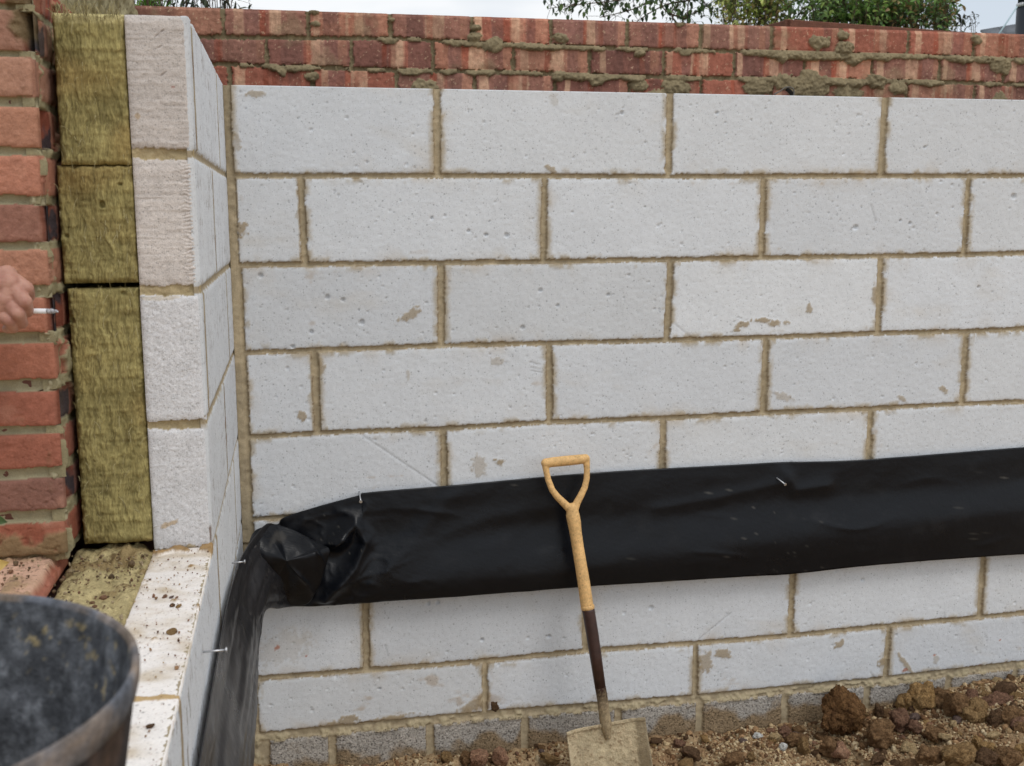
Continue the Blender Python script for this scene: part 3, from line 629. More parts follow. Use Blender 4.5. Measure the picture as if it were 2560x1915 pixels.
#@@PART2
# ------------------------------------------------------------------ damp proof membrane
def catmull(P, n):
    P = np.array(P, float); Q = np.vstack([2*P[0]-P[1], P, 2*P[-1]-P[-2]]); out = []
    for i in range(1, len(Q)-2):
        for k in range(n):
            t = k/n; a, b, c, d = Q[i-1:i+3]
            out.append(.5*((2*b)+(-a+c)*t+(2*a-5*b+4*c-d)*t*t+(-a+3*b-3*c+d)*t**3))
    out.append(Q[-2]); return np.array(out)
def M_mem():
    m = bpy.data.materials.new('polythene'); m.use_nodes = True; t = m.node_tree; b = t.nodes['Principled BSDF']
    b.inputs['Roughness'].default_value = .42; b.inputs['Specular IOR Level'].default_value = .25
    a = t.nodes.new('ShaderNodeAttribute'); a.attribute_name = 'Col'
    tcn = t.nodes.new('ShaderNodeTexCoord'); n = t.nodes.new('ShaderNodeTexNoise'); n.inputs['Scale'].default_value = 7; n.inputs['Detail'].default_value = 8; n.inputs['Roughness'].default_value = .7
    t.links.new(tcn.outputs['Object'], n.inputs['Vector'])
    mr = t.nodes.new('ShaderNodeMapRange'); mr.inputs['From Min'].default_value = .56; mr.inputs['From Max'].default_value = .8; mr.inputs['To Min'].default_value = 0; mr.inputs['To Max'].default_value = .012
    t.links.new(n.outputs['Fac'], mr.inputs['Value'])
    mx_ = t.nodes.new('ShaderNodeMix'); mx_.data_type = 'RGBA'; t.links.new(mr.outputs[0], mx_.inputs['Factor']); t.links.new(a.outputs['Color'], mx_.inputs[6]); mx_.inputs[7].default_value = (.3, .27, .22, 1)
    t.links.new(mx_.outputs[2], b.inputs['Base Color'])
    r2 = t.nodes.new('ShaderNodeMapRange'); r2.inputs['From Min'].default_value = .35; r2.inputs['From Max'].default_value = .7; r2.inputs['To Min'].default_value = .26; r2.inputs['To Max'].default_value = .42
    t.links.new(n.outputs['Fac'], r2.inputs['Value']); t.links.new(r2.outputs[0], b.inputs['Roughness'])
    wv = t.nodes.new('ShaderNodeTexWave'); wv.inputs['Scale'].default_value = 95; wv.inputs['Distortion'].default_value = .6; wv.bands_direction = 'Z'; t.links.new(tcn.outputs['Object'], wv.inputs['Vector'])
    n2 = t.nodes.new('ShaderNodeTexNoise'); n2.inputs['Scale'].default_value = 60; n2.inputs['Detail'].default_value = 5; t.links.new(tcn.outputs['Object'], n2.inputs['Vector'])
    b1 = t.nodes.new('ShaderNodeBump'); b1.inputs['Distance'].default_value = .0002; b1.inputs['Strength'].default_value = .5; t.links.new(wv.outputs['Fac'], b1.inputs['Height'])
    b2 = t.nodes.new('ShaderNodeBump'); b2.inputs['Distance'].default_value = .0014; b2.inputs['Strength'].default_value = .6; t.links.new(n2.outputs['Fac'], b2.inputs['Height']); t.links.new(b1.outputs[0], b2.inputs['Normal'])
    t.links.new(b2.outputs[0], b.inputs['Normal']); return m
MM = M_mem()
BLKP = np.array([.0035, .0045, .0070])
def solidify(o, th, sub=0):
    if sub:
        s = o.modifiers.new('subdivision', 'SUBSURF'); s.levels = s.render_levels = sub
    s = o.modifiers.new('thickness', 'SOLIDIFY'); s.thickness = th; s.offset = 0
    return o
def membrane():
    W = empty('membrane', (1.2, -.03, -1.37), 'wide black plastic sheet strip pinned along the white wall and bunched in the corner', 'plastic sheet')
    top = [(.010, -2.4, -1.02), (.010, -1.36, -1.03), (.010, -.85, -1.045), (.010, -.45, -1.10), (.014, -.27, -1.125), (.034, -.16, -1.122), (.066, -.09, -1.107)]
    bot = [(.046, -2.4, -1.34), (.043, -1.36, -1.34), (.041, -.85, -1.335), (.040, -.52, -1.335), (.037, -.38, -1.33), (.050, -.20, -1.30), (.085, -.10, -1.33)]
    bel = [.010, .010, .011, .013, .020, .030, .030]; nor = [(1, 0, 0)]*4+[(1, -.2, 0), (.8, -.6, 0), (.5, -.85, 0)]
    tp = [(600, 1132), (615, 1117), (690, 1093), (775, 1070), (800, 1063), (1000, 1046), (1280, 1021), (1600, 1003), (1690, 998), (1860, 993), (2212, 966)]
    bp_ = [(640, 1306), (690, 1305), (735, 1302), (780, 1298), (830, 1294), (1000, 1283), (1280, 1262), (1600, 1243), (1720, 1236), (1900, 1217), (2212, 1195)]
    bl = [.030, .026, .026, .027, .029, .030, .028, .025, .024, .023, .021]
    for (a, b, c) in zip(tp, bp_, bl):
        top.append(tuple(atD(*a, y=-.012))); bot.append(tuple(atD(*b, y=-.030))); bel.append(c); nor.append((0, -1, 0))
    for e in (2.6, 2.9): top.append((e, -.012, -1.03)); bot.append((e, -.03, -1.372)); bel.append(.024); nor.append((0, -1, 0))
    n = 26; T = catmull(top, n); B = catmull(bot, n); N = catmull(nor, n); N /= np.linalg.norm(N, axis=1)[:, None]; be = catmull([(b, 0, 0) for b in bel], n)[:, 0]
    nt_ = 60; t = np.linspace(0, 1, nt_)
    i = np.arange(len(T))/n; arc = np.concatenate([[0], np.cumsum(np.linalg.norm(np.diff((T+B)/2, axis=0), axis=1))])
    A, TT = np.meshgrid(arc, t, indexing='ij')
    # centre of the belly wanders down the sheet and back up to the right
    pk = np.interp(arc, [0, 2.2, 2.6, 3.1, 3.8, 4.6, 5.4], [.5, .55, .8, .84, .7, .58, .45])
    q = TT/pk[:, None]; up = sst(.45, 1.02, np.clip(q, 0, 1.02)); dn = sst(1.0, .0, np.clip((TT-pk[:, None])/(1-pk[:, None]+.12), 0, 1)*1.0)
    shape = up*(.35+.65*dn)
    P = T[:, None]*(1-TT[..., None])+B[:, None]*TT[..., None]
    X = P[..., 0]; Z = P[..., 2]
    onback = sst(.14, .3, X)[...]*(P[..., 1] > -.2)
    wr = .0035*fbm(A*.35, TT*.3, .12, 3, 501)+.0010*fbm(A+TT*.25, TT*.3+A*.2, .05, 3, 502)
    rdg = lambda x_, y_, sc_, sd_: 1-np.abs(fbm(x_, y_, sc_, 2, sd_))*2.2
    wr = wr+.0032*np.clip(rdg(A*.5+TT*.12, TT*.3-A*.18, .16, 530), 0, 1)**4*sst(.1, .5, fbm(A, TT*.3, .25, 2, 531)+.25)+.0022*np.clip(rdg(A*.5-TT*.1, TT*.3+A*.25, .10, 532), 0, 1)**4*sst(.1, .5, fbm(A, TT*.3, .2, 2, 533)+.1)
    cn = sst(.62, .18, X)*sst(-.02, .12, X); wr = wr+cn*(.0045*np.clip(rdg(A*.6+TT*.1, TT*.3-A*.3, .075, 540), 0, 1)**3+.0022*np.clip(rdg(A*.7-TT*.12, TT*.3+A*.2, .045, 541), 0, 1)**3)
    side = 1-sst(.0, .25, X); wr = wr+side*(.007*fbm(A*.06, TT*.3+.02*fbm(A, A*0, .3, 2, 5), .035, 2, 503)+.0012*fbm(A*.08, TT*.3, .010, 2, 504))
    # drag creases fanning from the corner bunch and from the nail at the right
    cr_ = np.zeros(X.shape)
    def crease(pts, h, w_):
        nonlocal cr_
        pw = [atD(*p_, y=-.03) for p_ in pts]
        best = np.full(X.shape, 9.)
        for a, b in zip(pw[:-1], pw[1:]):
            ab = np.array([b[0]-a[0], b[2]-a[2]]); L2 = ab@ab
            k = np.clip(((X-a[0])*ab[0]+(Z-a[2])*ab[1])/L2, 0, 1); d = np.hypot(X-a[0]-k*ab[0], Z-a[2]-k*ab[1]); best = np.minimum(best, d)
        cr_ = cr_+h*np.exp(-(best/w_)**1.5)
    crease([(725, 1170), (768, 1130), (790, 1170), (765, 1220), (700, 1290)], .026, .020)
    crease([(690, 1180), (740, 1165)], .02, .02)
    crease([(1000, 1046), (930, 1130), (870, 1190), (800, 1250)], .006, .03)
    crease([(1690, 1000), (1720, 1060), (1790, 1050)], .008, .02)
    crease([(1692, 1045), (1560, 1075), (1420, 1100)], .006, .02)
    crease([(850, 1200), (1050, 1120), (1230, 1090)], .004, .03)
    edge = np.minimum(TT, 1-TT); wr = wr*sst(0, .12, TT)
    d = be[:, None]*shape+wr+cr_*sst(0, .12, TT)*sst(0, .08, 1-TT)*(X > .1)
    P = P+N[:, None]*d[..., None]
    C = np.ones(P.shape)*BLKP
    scr = sst(.86, .95, vn(A*.25, TT*.3+A*.06, .0035, 511))*sst(.55, .75, vn(A, TT, .12, 512))*side; C = mixc(C, (.22, .2, .18), scr*.5)
    dust = sst(.2, .8, fbm(A, TT*.3, .05, 4, 513)); C = mixc(C, (.03, .03, .032), dust*.2); sdn = sst(.5, -.1, A-2.2)*side; C = mixc(C, (.050, .046, .045), sdn*(.5+.3*fbm(A*.1, TT*.3, .02, 3, 516)))  # dust; on the return wall side, grazing reflection is also put into the grey
    sp = sst(.66, .8, fbm(A, TT*.33, .006, 2, 514))*(fbm(A, TT*.33, .15, 2, 515) > .15); C = mixc(C, (.16, .15, .13), sp*.4)
    nu = len(arc); idx = np.arange(nu*nt_).reshape(nu, nt_)
    F = np.stack([idx[:-1, :-1], idx[:-1, 1:], idx[1:, 1:], idx[1:, :-1]], -1).reshape(-1, 4)
    solidify(link('sheet', npmesh('sheet', P.reshape(-1, 3), F, C.reshape(-1, 3)), MM, W), .0012)
    # the spare fold pushed out of the corner
    ol = [(690, 1311, -.055), (736, 1326, -.06), (798, 1359, -.065), (823, 1372, -.075), (819, 1399, -.08), (807, 1441, -.078), (794, 1472, -.072), (767, 1510, -.06), (715, 1514, -.055), (663, 1512, -.06),
          (652, 1478, -.09), (632, 1440, -.12), (621, 1400, -.14), (622, 1360, -.14), (640, 1325, -.11)]
    ring = catmull([at(u, v, y=y) for u, v, y in ol]+[at(690, 1311, y=-.055)], 12)[:-1]
    c = at(715, 1400, y=-.125); nr = 60; V = []; 
    for k in range(nr+1):
        r = k/nr
        for j, p_ in enumerate(ring):
            q_ = c*(1-r)+p_*r; dome = .012*(1-r*r)*math.sin(math.pi*min(1, r*1.0+.0)*.5+.6)
            V.append(q_+np.array([.2, -1, 0])*dome)
    V = np.array(V); m_ = len(ring); lu = fbm(V[:, 0], V[:, 2], .06, 3, 521); rr = np.repeat(np.arange(nr+1)/nr, m_)
    V[:, 1] += .006*lu*np.sin(np.pi*np.clip(rr, 0, 1))
    V[:, 1] -= .010*np.clip(1-np.abs(fbm(V[:, 0]*.8+V[:, 2]*.5, V[:, 2]*.5, .06, 2, 522))*2.4, 0, 1)**3*np.sin(np.pi*rr)
    F = [(k*m_+j, k*m_+(j+1) % m_, (k+1)*m_+(j+1) % m_, (k+1)*m_+j) for k in range(nr) for j in range(m_)]
    C = np.tile(BLKP*.8, (len(V), 1)); sm = sst(.1, .6, fbm(V[:, 0], V[:, 2], .03, 3, 523)+.9*np.exp(-((V[:, 0]-at(700, 1350, y=-.1)[0])**2+((V[:, 2]-at(700, 1348, y=-.1)[2])*1.5)**2)/.0009)-.5)
    C = C*(1-sm[:, None]*.16)+np.array([.2, .18, .15])*sm[:, None]*.16
    me = npmesh('fold', V, np.array(F), C); solidify(link('fold', me, MM, W), .0012)
membrane()

# ------------------------------------------------------------------ simple solids in bmesh
def frame(d):
    d = Vector(d).normalized(); return d.to_track_quat('Z', 'Y').to_matrix()
def tube(bm, pts, rad, seg=12, cap=True, sx=1.0):
    """swept tube; rad scalar or list"""
    pts = [Vector(p) for p in pts]; rad = rad if hasattr(rad, '__len__') else [rad]*len(pts); rings = []
    up = None
    for i, p in enumerate(pts):
        d = (pts[min(i+1, len(pts)-1)]-pts[max(i-1, 0)]).normalized()
        if up is None: up = d.orthogonal().normalized()
        up = (up-d*up.dot(d)).normalized(); s = d.cross(up)
        rings.append([bm.verts.new(p+(up*math.cos(a)*sx+s*math.sin(a))*rad[i]) for a in [2*math.pi*k/seg for k in range(seg)]])
    for a, b in zip(rings[:-1], rings[1:]):
        for k in range(seg): bm.faces.new((a[k], a[(k+1) % seg], b[(k+1) % seg], b[k]))
    if cap: bm.faces.new(list(reversed(rings[0]))); bm.faces.new(rings[-1])
def bmobj(name, bm, mat, parent=None, smooth=True):
    bmesh.ops.recalc_face_normals(bm, faces=bm.faces[:])
    me = bpy.data.meshes.new(name); bm.to_mesh(me); bm.free(); return link(name, me, mat, parent, smooth)
def capsules(name, segs, mat, parent, voxel, smooth=4):
    """one continuous surface round a skeleton of tapered limbs"""
    bm = bmesh.new()
    for p0, r0, p1, r1 in segs:
        p0, p1 = Vector(p0), Vector(p1)
        for p, r in ((p0, r0), (p1, r1)): bmesh.ops.create_uvsphere(bm, u_segments=16, v_segments=10, radius=r, matrix=Matrix.Translation(p))
        if (p1-p0).length > 1e-5: tube(bm, [p0, p1], [r0, r1], 16)
    o = bmobj(name, bm, mat, parent)
    m = o.modifiers.new('remesh', 'REMESH'); m.mode = 'VOXEL'; m.voxel_size = voxel; m.use_smooth_shade = True
    s = o.modifiers.new('smooth', 'SMOOTH'); s.iterations = smooth; s.factor = .5
    return o

M_steel = material('galvanised_steel', (.55, .56, .58), .35, .5, metallic=.8)
# nails
def nail(u, v, wall, label, length, tilt=(0, 0, 0)):
    if wall == 'back': p = at(u, v, y=-.055); d = Vector((0+tilt[0], 1, tilt[2])).normalized(); head = Vector(p)
    else: p = at(u, v, x=.036); d = Vector((-1, tilt[1], tilt[2])).normalized(); head = Vector(p)
    W = empty('nail', head, label, 'nail', 'nails pinning the black sheet')
    bm = bmesh.new(); tube(bm, [head, head+d*length], .0017, 10); bmobj('shank', bm, M_steel, W)
    bm = bmesh.new(); tube(bm, [head-d*.0012, head+d*.0012], .0042, 14); bmobj('head', bm, M_steel, W, False)
nail(902, 1254, 'back', 'nail near the left end of the black sheet, head hanging slightly down', .075, (0, 0, .25))
nail(1963, 1211, 'back', 'nail right of the yellow shovel grip, bent up to the left', .075, (-.25, 0, .3))
nail(612, 1404, 'side', 'nail highest on the return wall, in the folded part of the black sheet', .026, (0, 0, -.05))
nail(566, 1625, 'side', 'nail lower down the return wall, through the flat part of the black sheet', .034, (0, 0, 0))

# ------------------------------------------------------------------ shovel
def shovel():
    M_y = material('yellow_handle', (.72, .45, .19), .6, .3, noise=[(25, .16), (120, .22)], vor=[(150, .6, .5, .0002)], bump=[(150, .0004)])
    M_d = material('painted_shaft', (.045, .020, .016), .38, .5, noise=[(60, .3)], bump=[(200, .0004)])
    M_b = material('muddy_blade', None, .9, .15, noise=[(60, .14), (300, .18)], bump=[(60, .004), (260, .0025)])
    yy = lambda v: -.058-.118*(v-1150)/(1830-1150)
    P = lambda u, v, dy=0: at(u, v, y=yy(v)+dy)
    z5 = lambda x, y: (1200+x/3.448, 1080+y/3.448); z7 = lambda x, y: (1280+x/3.448, 1435+y/3.448)
    W = empty('shovel', P(1520, 1915), 'square-mouthed shovel with yellow D-shaped grip and muddy blade leaning on the white wall', 'shovel')
    seg = []
    def chain(pts, rs):
        q = [P(*z5(x, y)) for x, y in pts]
        for i in range(len(q)-1): seg.append((q[i], rs[i], q[i+1], rs[i+1]))
    chain([(566, 268), (640, 258), (740, 248), (840, 238), (908, 230)], [0.0128, 0.0137, 0.0139, 0.0137, 0.0128])
    chain([(562, 275), (572, 340), (588, 410), (622, 500), (668, 560), (725, 615), (775, 665)], [0.0102, 0.0086, 0.0084, 0.0088, 0.0095, 0.0104, 0.0116])
    chain([(915, 235), (922, 320), (920, 400), (902, 480), (868, 550), (835, 610), (815, 665)], [0.0102, 0.0086, 0.0084, 0.0088, 0.0095, 0.0104, 0.0116])
    chain([(795, 660), (800, 720), (812, 780), (822, 850), (845, 1000), (870, 1150), (895, 1300), (920, 1480)], [0.0157, 0.0191, 0.0189, 0.0172, 0.0165, 0.0168, 0.0174, 0.0180])
    capsules('handle', seg, M_y, W, .0016, 3)
    a, b = P(*z5(925, 1492)), P(*z5(930, 1526)); d = (b-a)
    bm = bmesh.new(); tube(bm, [a-d*.2, a, a+d*.3, a+d*.7, b, b+d*.1], [.0155, .0178, .0192, .0192, .0180, .0165], 24); bmobj('collar', bm, M_y, W)
    bm = bmesh.new(); pts = [z5(931, 1520), z7(660, 320), z7(690, 500), z7(720, 700), z7(762, 980)]
    tube(bm, [P(*p) for p in pts], [.0175, .0175, .0172, .0166, .0150], 24); bmobj('shaft', bm, M_d, W)
    bm = bmesh.new(); sp_ = catmull([P(*p) for p in [z7(762, 975), z7(780, 1080), z7(795, 1200), z7(812, 1310), z7(824, 1420)]], 8); tube(bm, sp_, list(np.interp(np.linspace(0, 4, len(sp_)), [0, 1, 2, 3, 4], [.0152, .0150, .0155, .0160, .0075])), 28)
    o = bmobj('socket', bm, M_b, W); ca = o.data.color_attributes.new('Col', 'FLOAT_COLOR', 'POINT')
    rng = np.random.default_rng(3)
    zs = [vv.co.z for vv in o.data.vertices]; zm, zn = max(zs), min(zs)
    for i, vv in enumerate(o.data.vertices):
        kk = min(1, max(0, (zm-vv.co.z)/(zm-zn)*2.2+rng.uniform(-.25, .25))); ca.data[i].color = (*((lin((60, 42, 36))*(1-kk)+lin((166, 148, 118))*kk)*rng.uniform(.7, 1.1)), 1)
    # blade: tray with turned-up sides, from measured corners
    tl, tr = P(1421.5, 1825), P(1600, 1791); mid = (tl+tr)/2; ac = tr-tl; wd = np.linalg.norm(ac); ac /= wd
    dn = P(1545, 1915)-P(1520, 1800); dn = dn-ac*(dn@ac); dn /= np.linalg.norm(dn); nn = np.cross(ac, dn); nn *= -np.sign(nn[1]); Ln = .30
    # nn points towards the camera
    nx, ny = 110, 150; V = []; C = []
    for j in range(ny+1):
        tj = j/ny
        for i in range(nx+1):
            s = (i/nx-.5)*2; lip = max(0, abs(s)-.80)/.20
            # side wings bend forward then flare out
            x = s*wd/2*(1+.02*tj)+np.sign(s)*.010*lip; up_ = .030*lip**1.3*(.35+.65*min(1, tj*2.2))
            sock = .006*math.exp(-(s/.13)**2)*max(0, 1-tj*4)
            dish = -.012*(1-s*s)*math.sin(math.pi*min(1, tj*.9+.05))
            if tj < .03: up_ += .004
            V.append(mid+ac*x+dn*(tj*Ln)+nn*(up_+sock+dish+.0012*float(fbm(np.array([s*.1]), np.array([tj*.3]), .03, 3, 7)[0])))
    V = np.array(V); f0 = fbm(V[:, 0], V[:, 2], .025, 4, 551); f1 = fbm(V[:, 0], V[:, 2], .008, 3, 552)
    C = np.tile(lin((188, 172, 142)), (len(V), 1))*(1+.30*f0+.25*f1)[:, None]
    k = sst(.2, .5, f1); C = C*(1-k[:, None]*.6)+lin((112, 88, 62))*k[:, None]*.6; k = sst(.2, .6, fbm(V[:, 0], V[:, 2], .05, 3, 553)); C = C*(1-k[:, None]*.5)+lin((214, 200, 166))*k[:, None]*.5; V += nn*(.0016*f1+.0012*f0)[:, None]
    sp = np.abs(np.tile((np.arange(nx+1)/nx-.5)*2, ny+1)); lipm = sst(.8, .86, sp)*(np.tile((np.arange(nx+1)/nx), ny+1) > .5); C = C*(1-lipm[:, None]*.6)+lin((142, 128, 104))*lipm[:, None]*.6
    idx = np.arange((nx+1)*(ny+1)).reshape(ny+1, nx+1); F = np.stack([idx[:-1, :-1], idx[:-1, 1:], idx[1:, 1:], idx[1:, :-1]], -1).reshape(-1, 4)
    solidify(link('blade', npmesh('blade', V, F, C), M_b, W), .003)
shovel()

# ------------------------------------------------------------------ builder's tub
def lathe(name, prof, mat, parent, seg=96, M=None, wob=0, colfn=None):
    V = []; 
    for r, z in prof:
        for k in range(seg):
            a = 2*math.pi*k/seg; rr = r*(1+wob*math.sin(2*a+.6)); V.append((rr*math.cos(a), rr*math.sin(a), z))
    V = np.array(V); n = len(prof)
    F = [(i*seg+k, i*seg+(k+1) % seg, (i+1)*seg+(k+1) % seg, (i+1)*seg+k) for i in range(n-1) for k in range(seg)]
    C = colfn(V) if colfn else np.tile((.1, .1, .1), (len(V), 1))
    if M is not None: V = V@np.array(M.to_3x3()).T+np.array(M.translation)
    return link(name, npmesh(name, V, np.array(F), C), mat, parent)
def tub():
    c = CAM+(.17/.24)*(np.array([-.243, -1.856, -.734])-CAM); zb = -.889
    M = Matrix.Translation(Vector((c[0], c[1], zb))) @ Matrix.Rotation(R(1.2), 4, 'X')
    h = c[2]-zb
    W = empty('bucket', (c[0], c[1], zb), 'black rubber bucket, dusty and scuffed inside, standing on the ledge of the low wall', 'bucket')
    mt = material('scuffed_rubber', None, .75, .3, noise=[(14, .35), (45, .45), (120, .3)], bump=[(90, .002), (400, .001)])
    def colfn(V):
        a = np.arctan2(V[:, 1], V[:, 0])*.15; z = V[:, 2]
        C = np.tile(lin((74, 76, 80)), (len(V), 1)); f = fbm(a, z, .016, 4, 601, .7); g = fbm(a, z, .009, 3, 602, .7)
        k = sst(-.2, .4, f); C = C*(1-k[:, None]*.65)+lin((134, 137, 142))*k[:, None]*.55
        k = sst(.4, .75, g+.35*fbm(a, z, .06, 2, 606)); C = C*(1-k[:, None]*.5)+lin((176, 156, 108))*k[:, None]*.7
        k = sst(.3, .8, fbm(a, z*.3, .01, 3, 603)); C = C*(1-k[:, None]*.5)+lin((40, 42, 48))*k[:, None]*.5
        return np.clip(C, 0, 1)
    def colo(V):
        a = np.arctan2(V[:, 1], V[:, 0])*.17; z = V[:, 2]; C = np.tile(lin((44, 40, 42)), (len(V), 1)); f = fbm(a, z*.5, .03, 4, 604); k = sst(.2, .8, f); return C*(1-k[:, None]*.5)+lin((110, 84, 64))*k[:, None]*.5
    def colr(V):
        a = np.arctan2(V[:, 1], V[:, 0])*.17; C = np.tile(lin((92, 95, 102)), (len(V), 1)); k = sst(-.2, .6, fbm(a, V[:, 2], .03, 4, 605)); return C*(1-k[:, None]*.6)+lin((150, 128, 104))*k[:, None]*.6
    Ri = .1645; ins = [(Ri-.0478*(i/110), h-.004-(h-.012)*i/110) for i in range(111)]+[(.09*(1-i/10)+.001, .008) for i in range(1, 11)]
    lathe('inside', ins, mt, W, 420, M, .006, colfn)
    outp = [(.001, .0), (.121, .0), (.125, .003)]+[(.125+.0400*(i/30), .003+(h-.03)*i/30) for i in range(1, 31)]+[(.1655, h-.022)]
    lathe('outside', outp, mt, W, 128, M, .006, colo)
    rim = [(.1645, h-.024), (.1670, h-.022), (.1695, h-.012), (.170, h-.005), (.1695, h-.001), (.1675, h+.0006), (.1655, h-.0008), (.1643, h-.005)]
    lathe('rim', rim, mt, W, 160, M, .006, colr)
tub()

# ------------------------------------------------------------------ hand with a cigarette
def hand():
    m = bpy.data.materials.new('skin'); m.use_nodes = True; t = m.node_tree; b = t.nodes['Principled BSDF']
    tcn = t.nodes.new('ShaderNodeTexCoord'); n = t.nodes.new('ShaderNodeTexNoise'); n.inputs['Scale'].default_value = 45; n.inputs['Detail'].default_value = 5; t.links.new(tcn.outputs['Object'], n.inputs['Vector'])
    cr_ = t.nodes.new('ShaderNodeValToRGB'); cr_.color_ramp.elements[0].position = .35; cr_.color_ramp.elements[0].color = (.36, .165, .12, 1); cr_.color_ramp.elements[1].position = .65; cr_.color_ramp.elements[1].color = (.50, .27, .20, 1)
    t.links.new(n.outputs['Fac'], cr_.inputs[0]); t.links.new(cr_.outputs[0], b.inputs['Base Color']); b.inputs['Roughness'].default_value = .5; b.inputs['Specular IOR Level'].default_value = .35
    b.inputs['Subsurface Weight'].default_value = .12; b.inputs['Subsurface Radius'].default_value = (.01, .004, .002); b.inputs['Subsurface Scale'].default_value = .5
    n2 = t.nodes.new('ShaderNodeTexNoise'); n2.inputs['Scale'].default_value = 260; n2.inputs['Detail'].default_value = 4; t.links.new(tcn.outputs['Object'], n2.inputs['Vector'])
    bu = t.nodes.new('ShaderNodeBump'); bu.inputs['Distance'].default_value = .0008; t.links.new(n2.outputs['Fac'], bu.inputs['Height']); t.links.new(bu.outputs[0], b.inputs['Normal'])
    Y = -1.15
    h = lambda x, y, d=0: at(x/6.894, 640+y/6.894, y=Y+d)
    W = empty('person', h(-900, 900), 'bare hand at the left edge of the photo holding a cigarette, fingers curled', 'person')
    S = []
    def ch(pts, rs):
        for i in range(len(pts)-1): S.append((pts[i], rs[i], pts[i+1], rs[i+1]))
    # knuckles in a slanting row, each finger bent twice and curling away from the camera
    ix = [h(120, 330, .004), h(455, 560, -.004), h(490, 700, .018), h(395, 760, .030)]
    md = [h(170, 480, -.006), h(425, 790, -.018), h(470, 950, .004), h(360, 960, .022)]
    rg = [h(130, 760, -.010), h(300, 990, -.022), h(375, 1150, -.004), h(270, 1160, .016)]
    pk = [h(-60, 980, -.006), h(170, 1110, -.018), h(235, 1230, -.004), h(130, 1250, .014)]
    ch(ix, [.0120, .0108, .0095, .0082]); ch(md, [.0120, .0110, .0096, .0084]); ch(rg, [.0116, .0104, .0092, .0080]); ch(pk, [.0110, .0098, .0086, .0076])
    wr = h(-620, 640, .010)
    for a, r in ((ix[0], .015), (md[0], .016), (rg[0], .0155), (pk[0], .0145)): S.append((a, r, tuple(np.array(wr)*.55+np.array(a)*.45), .019)); S.append((tuple(np.array(wr)*.55+np.array(a)*.45), .019, wr, .024))
    S.append((ix[0], .0145, md[0], .0145)); S.append((md[0], .0145, rg[0], .0145)); S.append((rg[0], .0145, pk[0], .0140))
    # thumb leaves the side of the palm and closes behind the fingers
    ch([h(-350, 560, .030), h(-40, 640, .042), h(200, 760, .044), h(340, 850, .040)], [.018, .0135, .0120, .0095])
    el = (-.62, -1.42, -.62)
    S.append((wr, .026, tuple(np.array(wr)*.5+np.array(el)*.5), .038)); S.append((tuple(np.array(wr)*.5+np.array(el)*.5), .038, el, .044))
    capsules('hand', S, m, W, .0012, 4)
    wv_, ev = Vector(wr), Vector(el); bm = bmesh.new(); st = wv_.lerp(ev, .55); cl = [st.lerp(ev, k/6) for k in range(7)]+[Vector((-.68, -1.5, -.60)), Vector((-.74, -1.52, -.45)), Vector((-.80, -1.5, -.25))]
    tube(bm, cl, [.046, .049, .050, .053, .052, .055, .056, .060, .064, .072], 28); s = bmobj('sleeve', bm, material('dark_cloth', (.03, .035, .05), .95, .1, noise=[(40, .2)], bump=[(30, .01), (500, .001)]), W)
    # cigarette
    a, b_ = h(440, 946, .004), h(800, 950, .004); e_ = h(1005, 955, .004)
    Cg = empty('cigarette', a, 'lit white cigarette with a long ash tip held between the fingers', 'cigarette')
    bm = bmesh.new(); tube(bm, [a, (a+b_)/2, b_], [.0038, .0038, .0038], 20); bmobj('paper', bm, material('cigarette_paper', (.82, .82, .84), .8, .2), Cg)
    d = e_-b_; rng = random.Random(4); bm = bmesh.new(); tube(bm, [b_+d*k/14+np.array([0, 0, .0006*math.sin(k*1.3)]) for k in range(15)], [.0038-.0022*(k/14)**2*1+.0004*rng.uniform(-1, 1) for k in range(15)], 16)
    bmobj('ash', bm, material('ash', (.42, .42, .44), .95, .1, noise=[(500, .75), (900, .4)], bump=[(500, .002)]), Cg)
hand()

# ------------------------------------------------------------------ ground
soilp = polyl([(-1, -1.86), (0, -1.80), (.1, -1.835), (.386, -1.846), (.53, -1.843), (.76, -1.851), (.89, -1.836), (1.16, -1.853), (1.43, -1.852), (1.66, -1.862), (1.86, -1.845), (2.05, -1.81), (2.4, -1.80), (3, -1.78)])
def ground_z(X, Y):
    X = np.asarray(X, float); Y = np.asarray(Y, float)
    z = soilp(X)+.0*Y; far = sst(-.0, -1.5, Y); z = z*(1-far)+(-1.9)*far
    z = z+.05*sst(1.75, 2.4, X)*np.exp(-((Y+.25)/.25)**2)-.03*sst(.0, .0-.35, Y)*(X < 1.7)*(Y < 0)
    near = np.exp(-(np.clip(np.abs(X-1.3)-1.8, 0, 99))**2)*np.exp(-np.clip(-Y-.8, 0, 99)*1.5)
    z = z+near*(.022*fbm(X, Y, .16, 4, 701)+.010*fbm(X, Y, .035, 3, 702)+.004*fbm(X, Y, .012, 2, 703))
    back = sst(.6, 3.0, Y); z = np.where(Y > .36, -1.9*(1-back)+back*(-.05+.05*fbm(X, Y, 2., 3, 704)), z)
    wide = sst(3, 8, np.hypot(X, Y)); z = z+.08*wide*fbm(X, Y, 1.5, 3, 705)
    return z
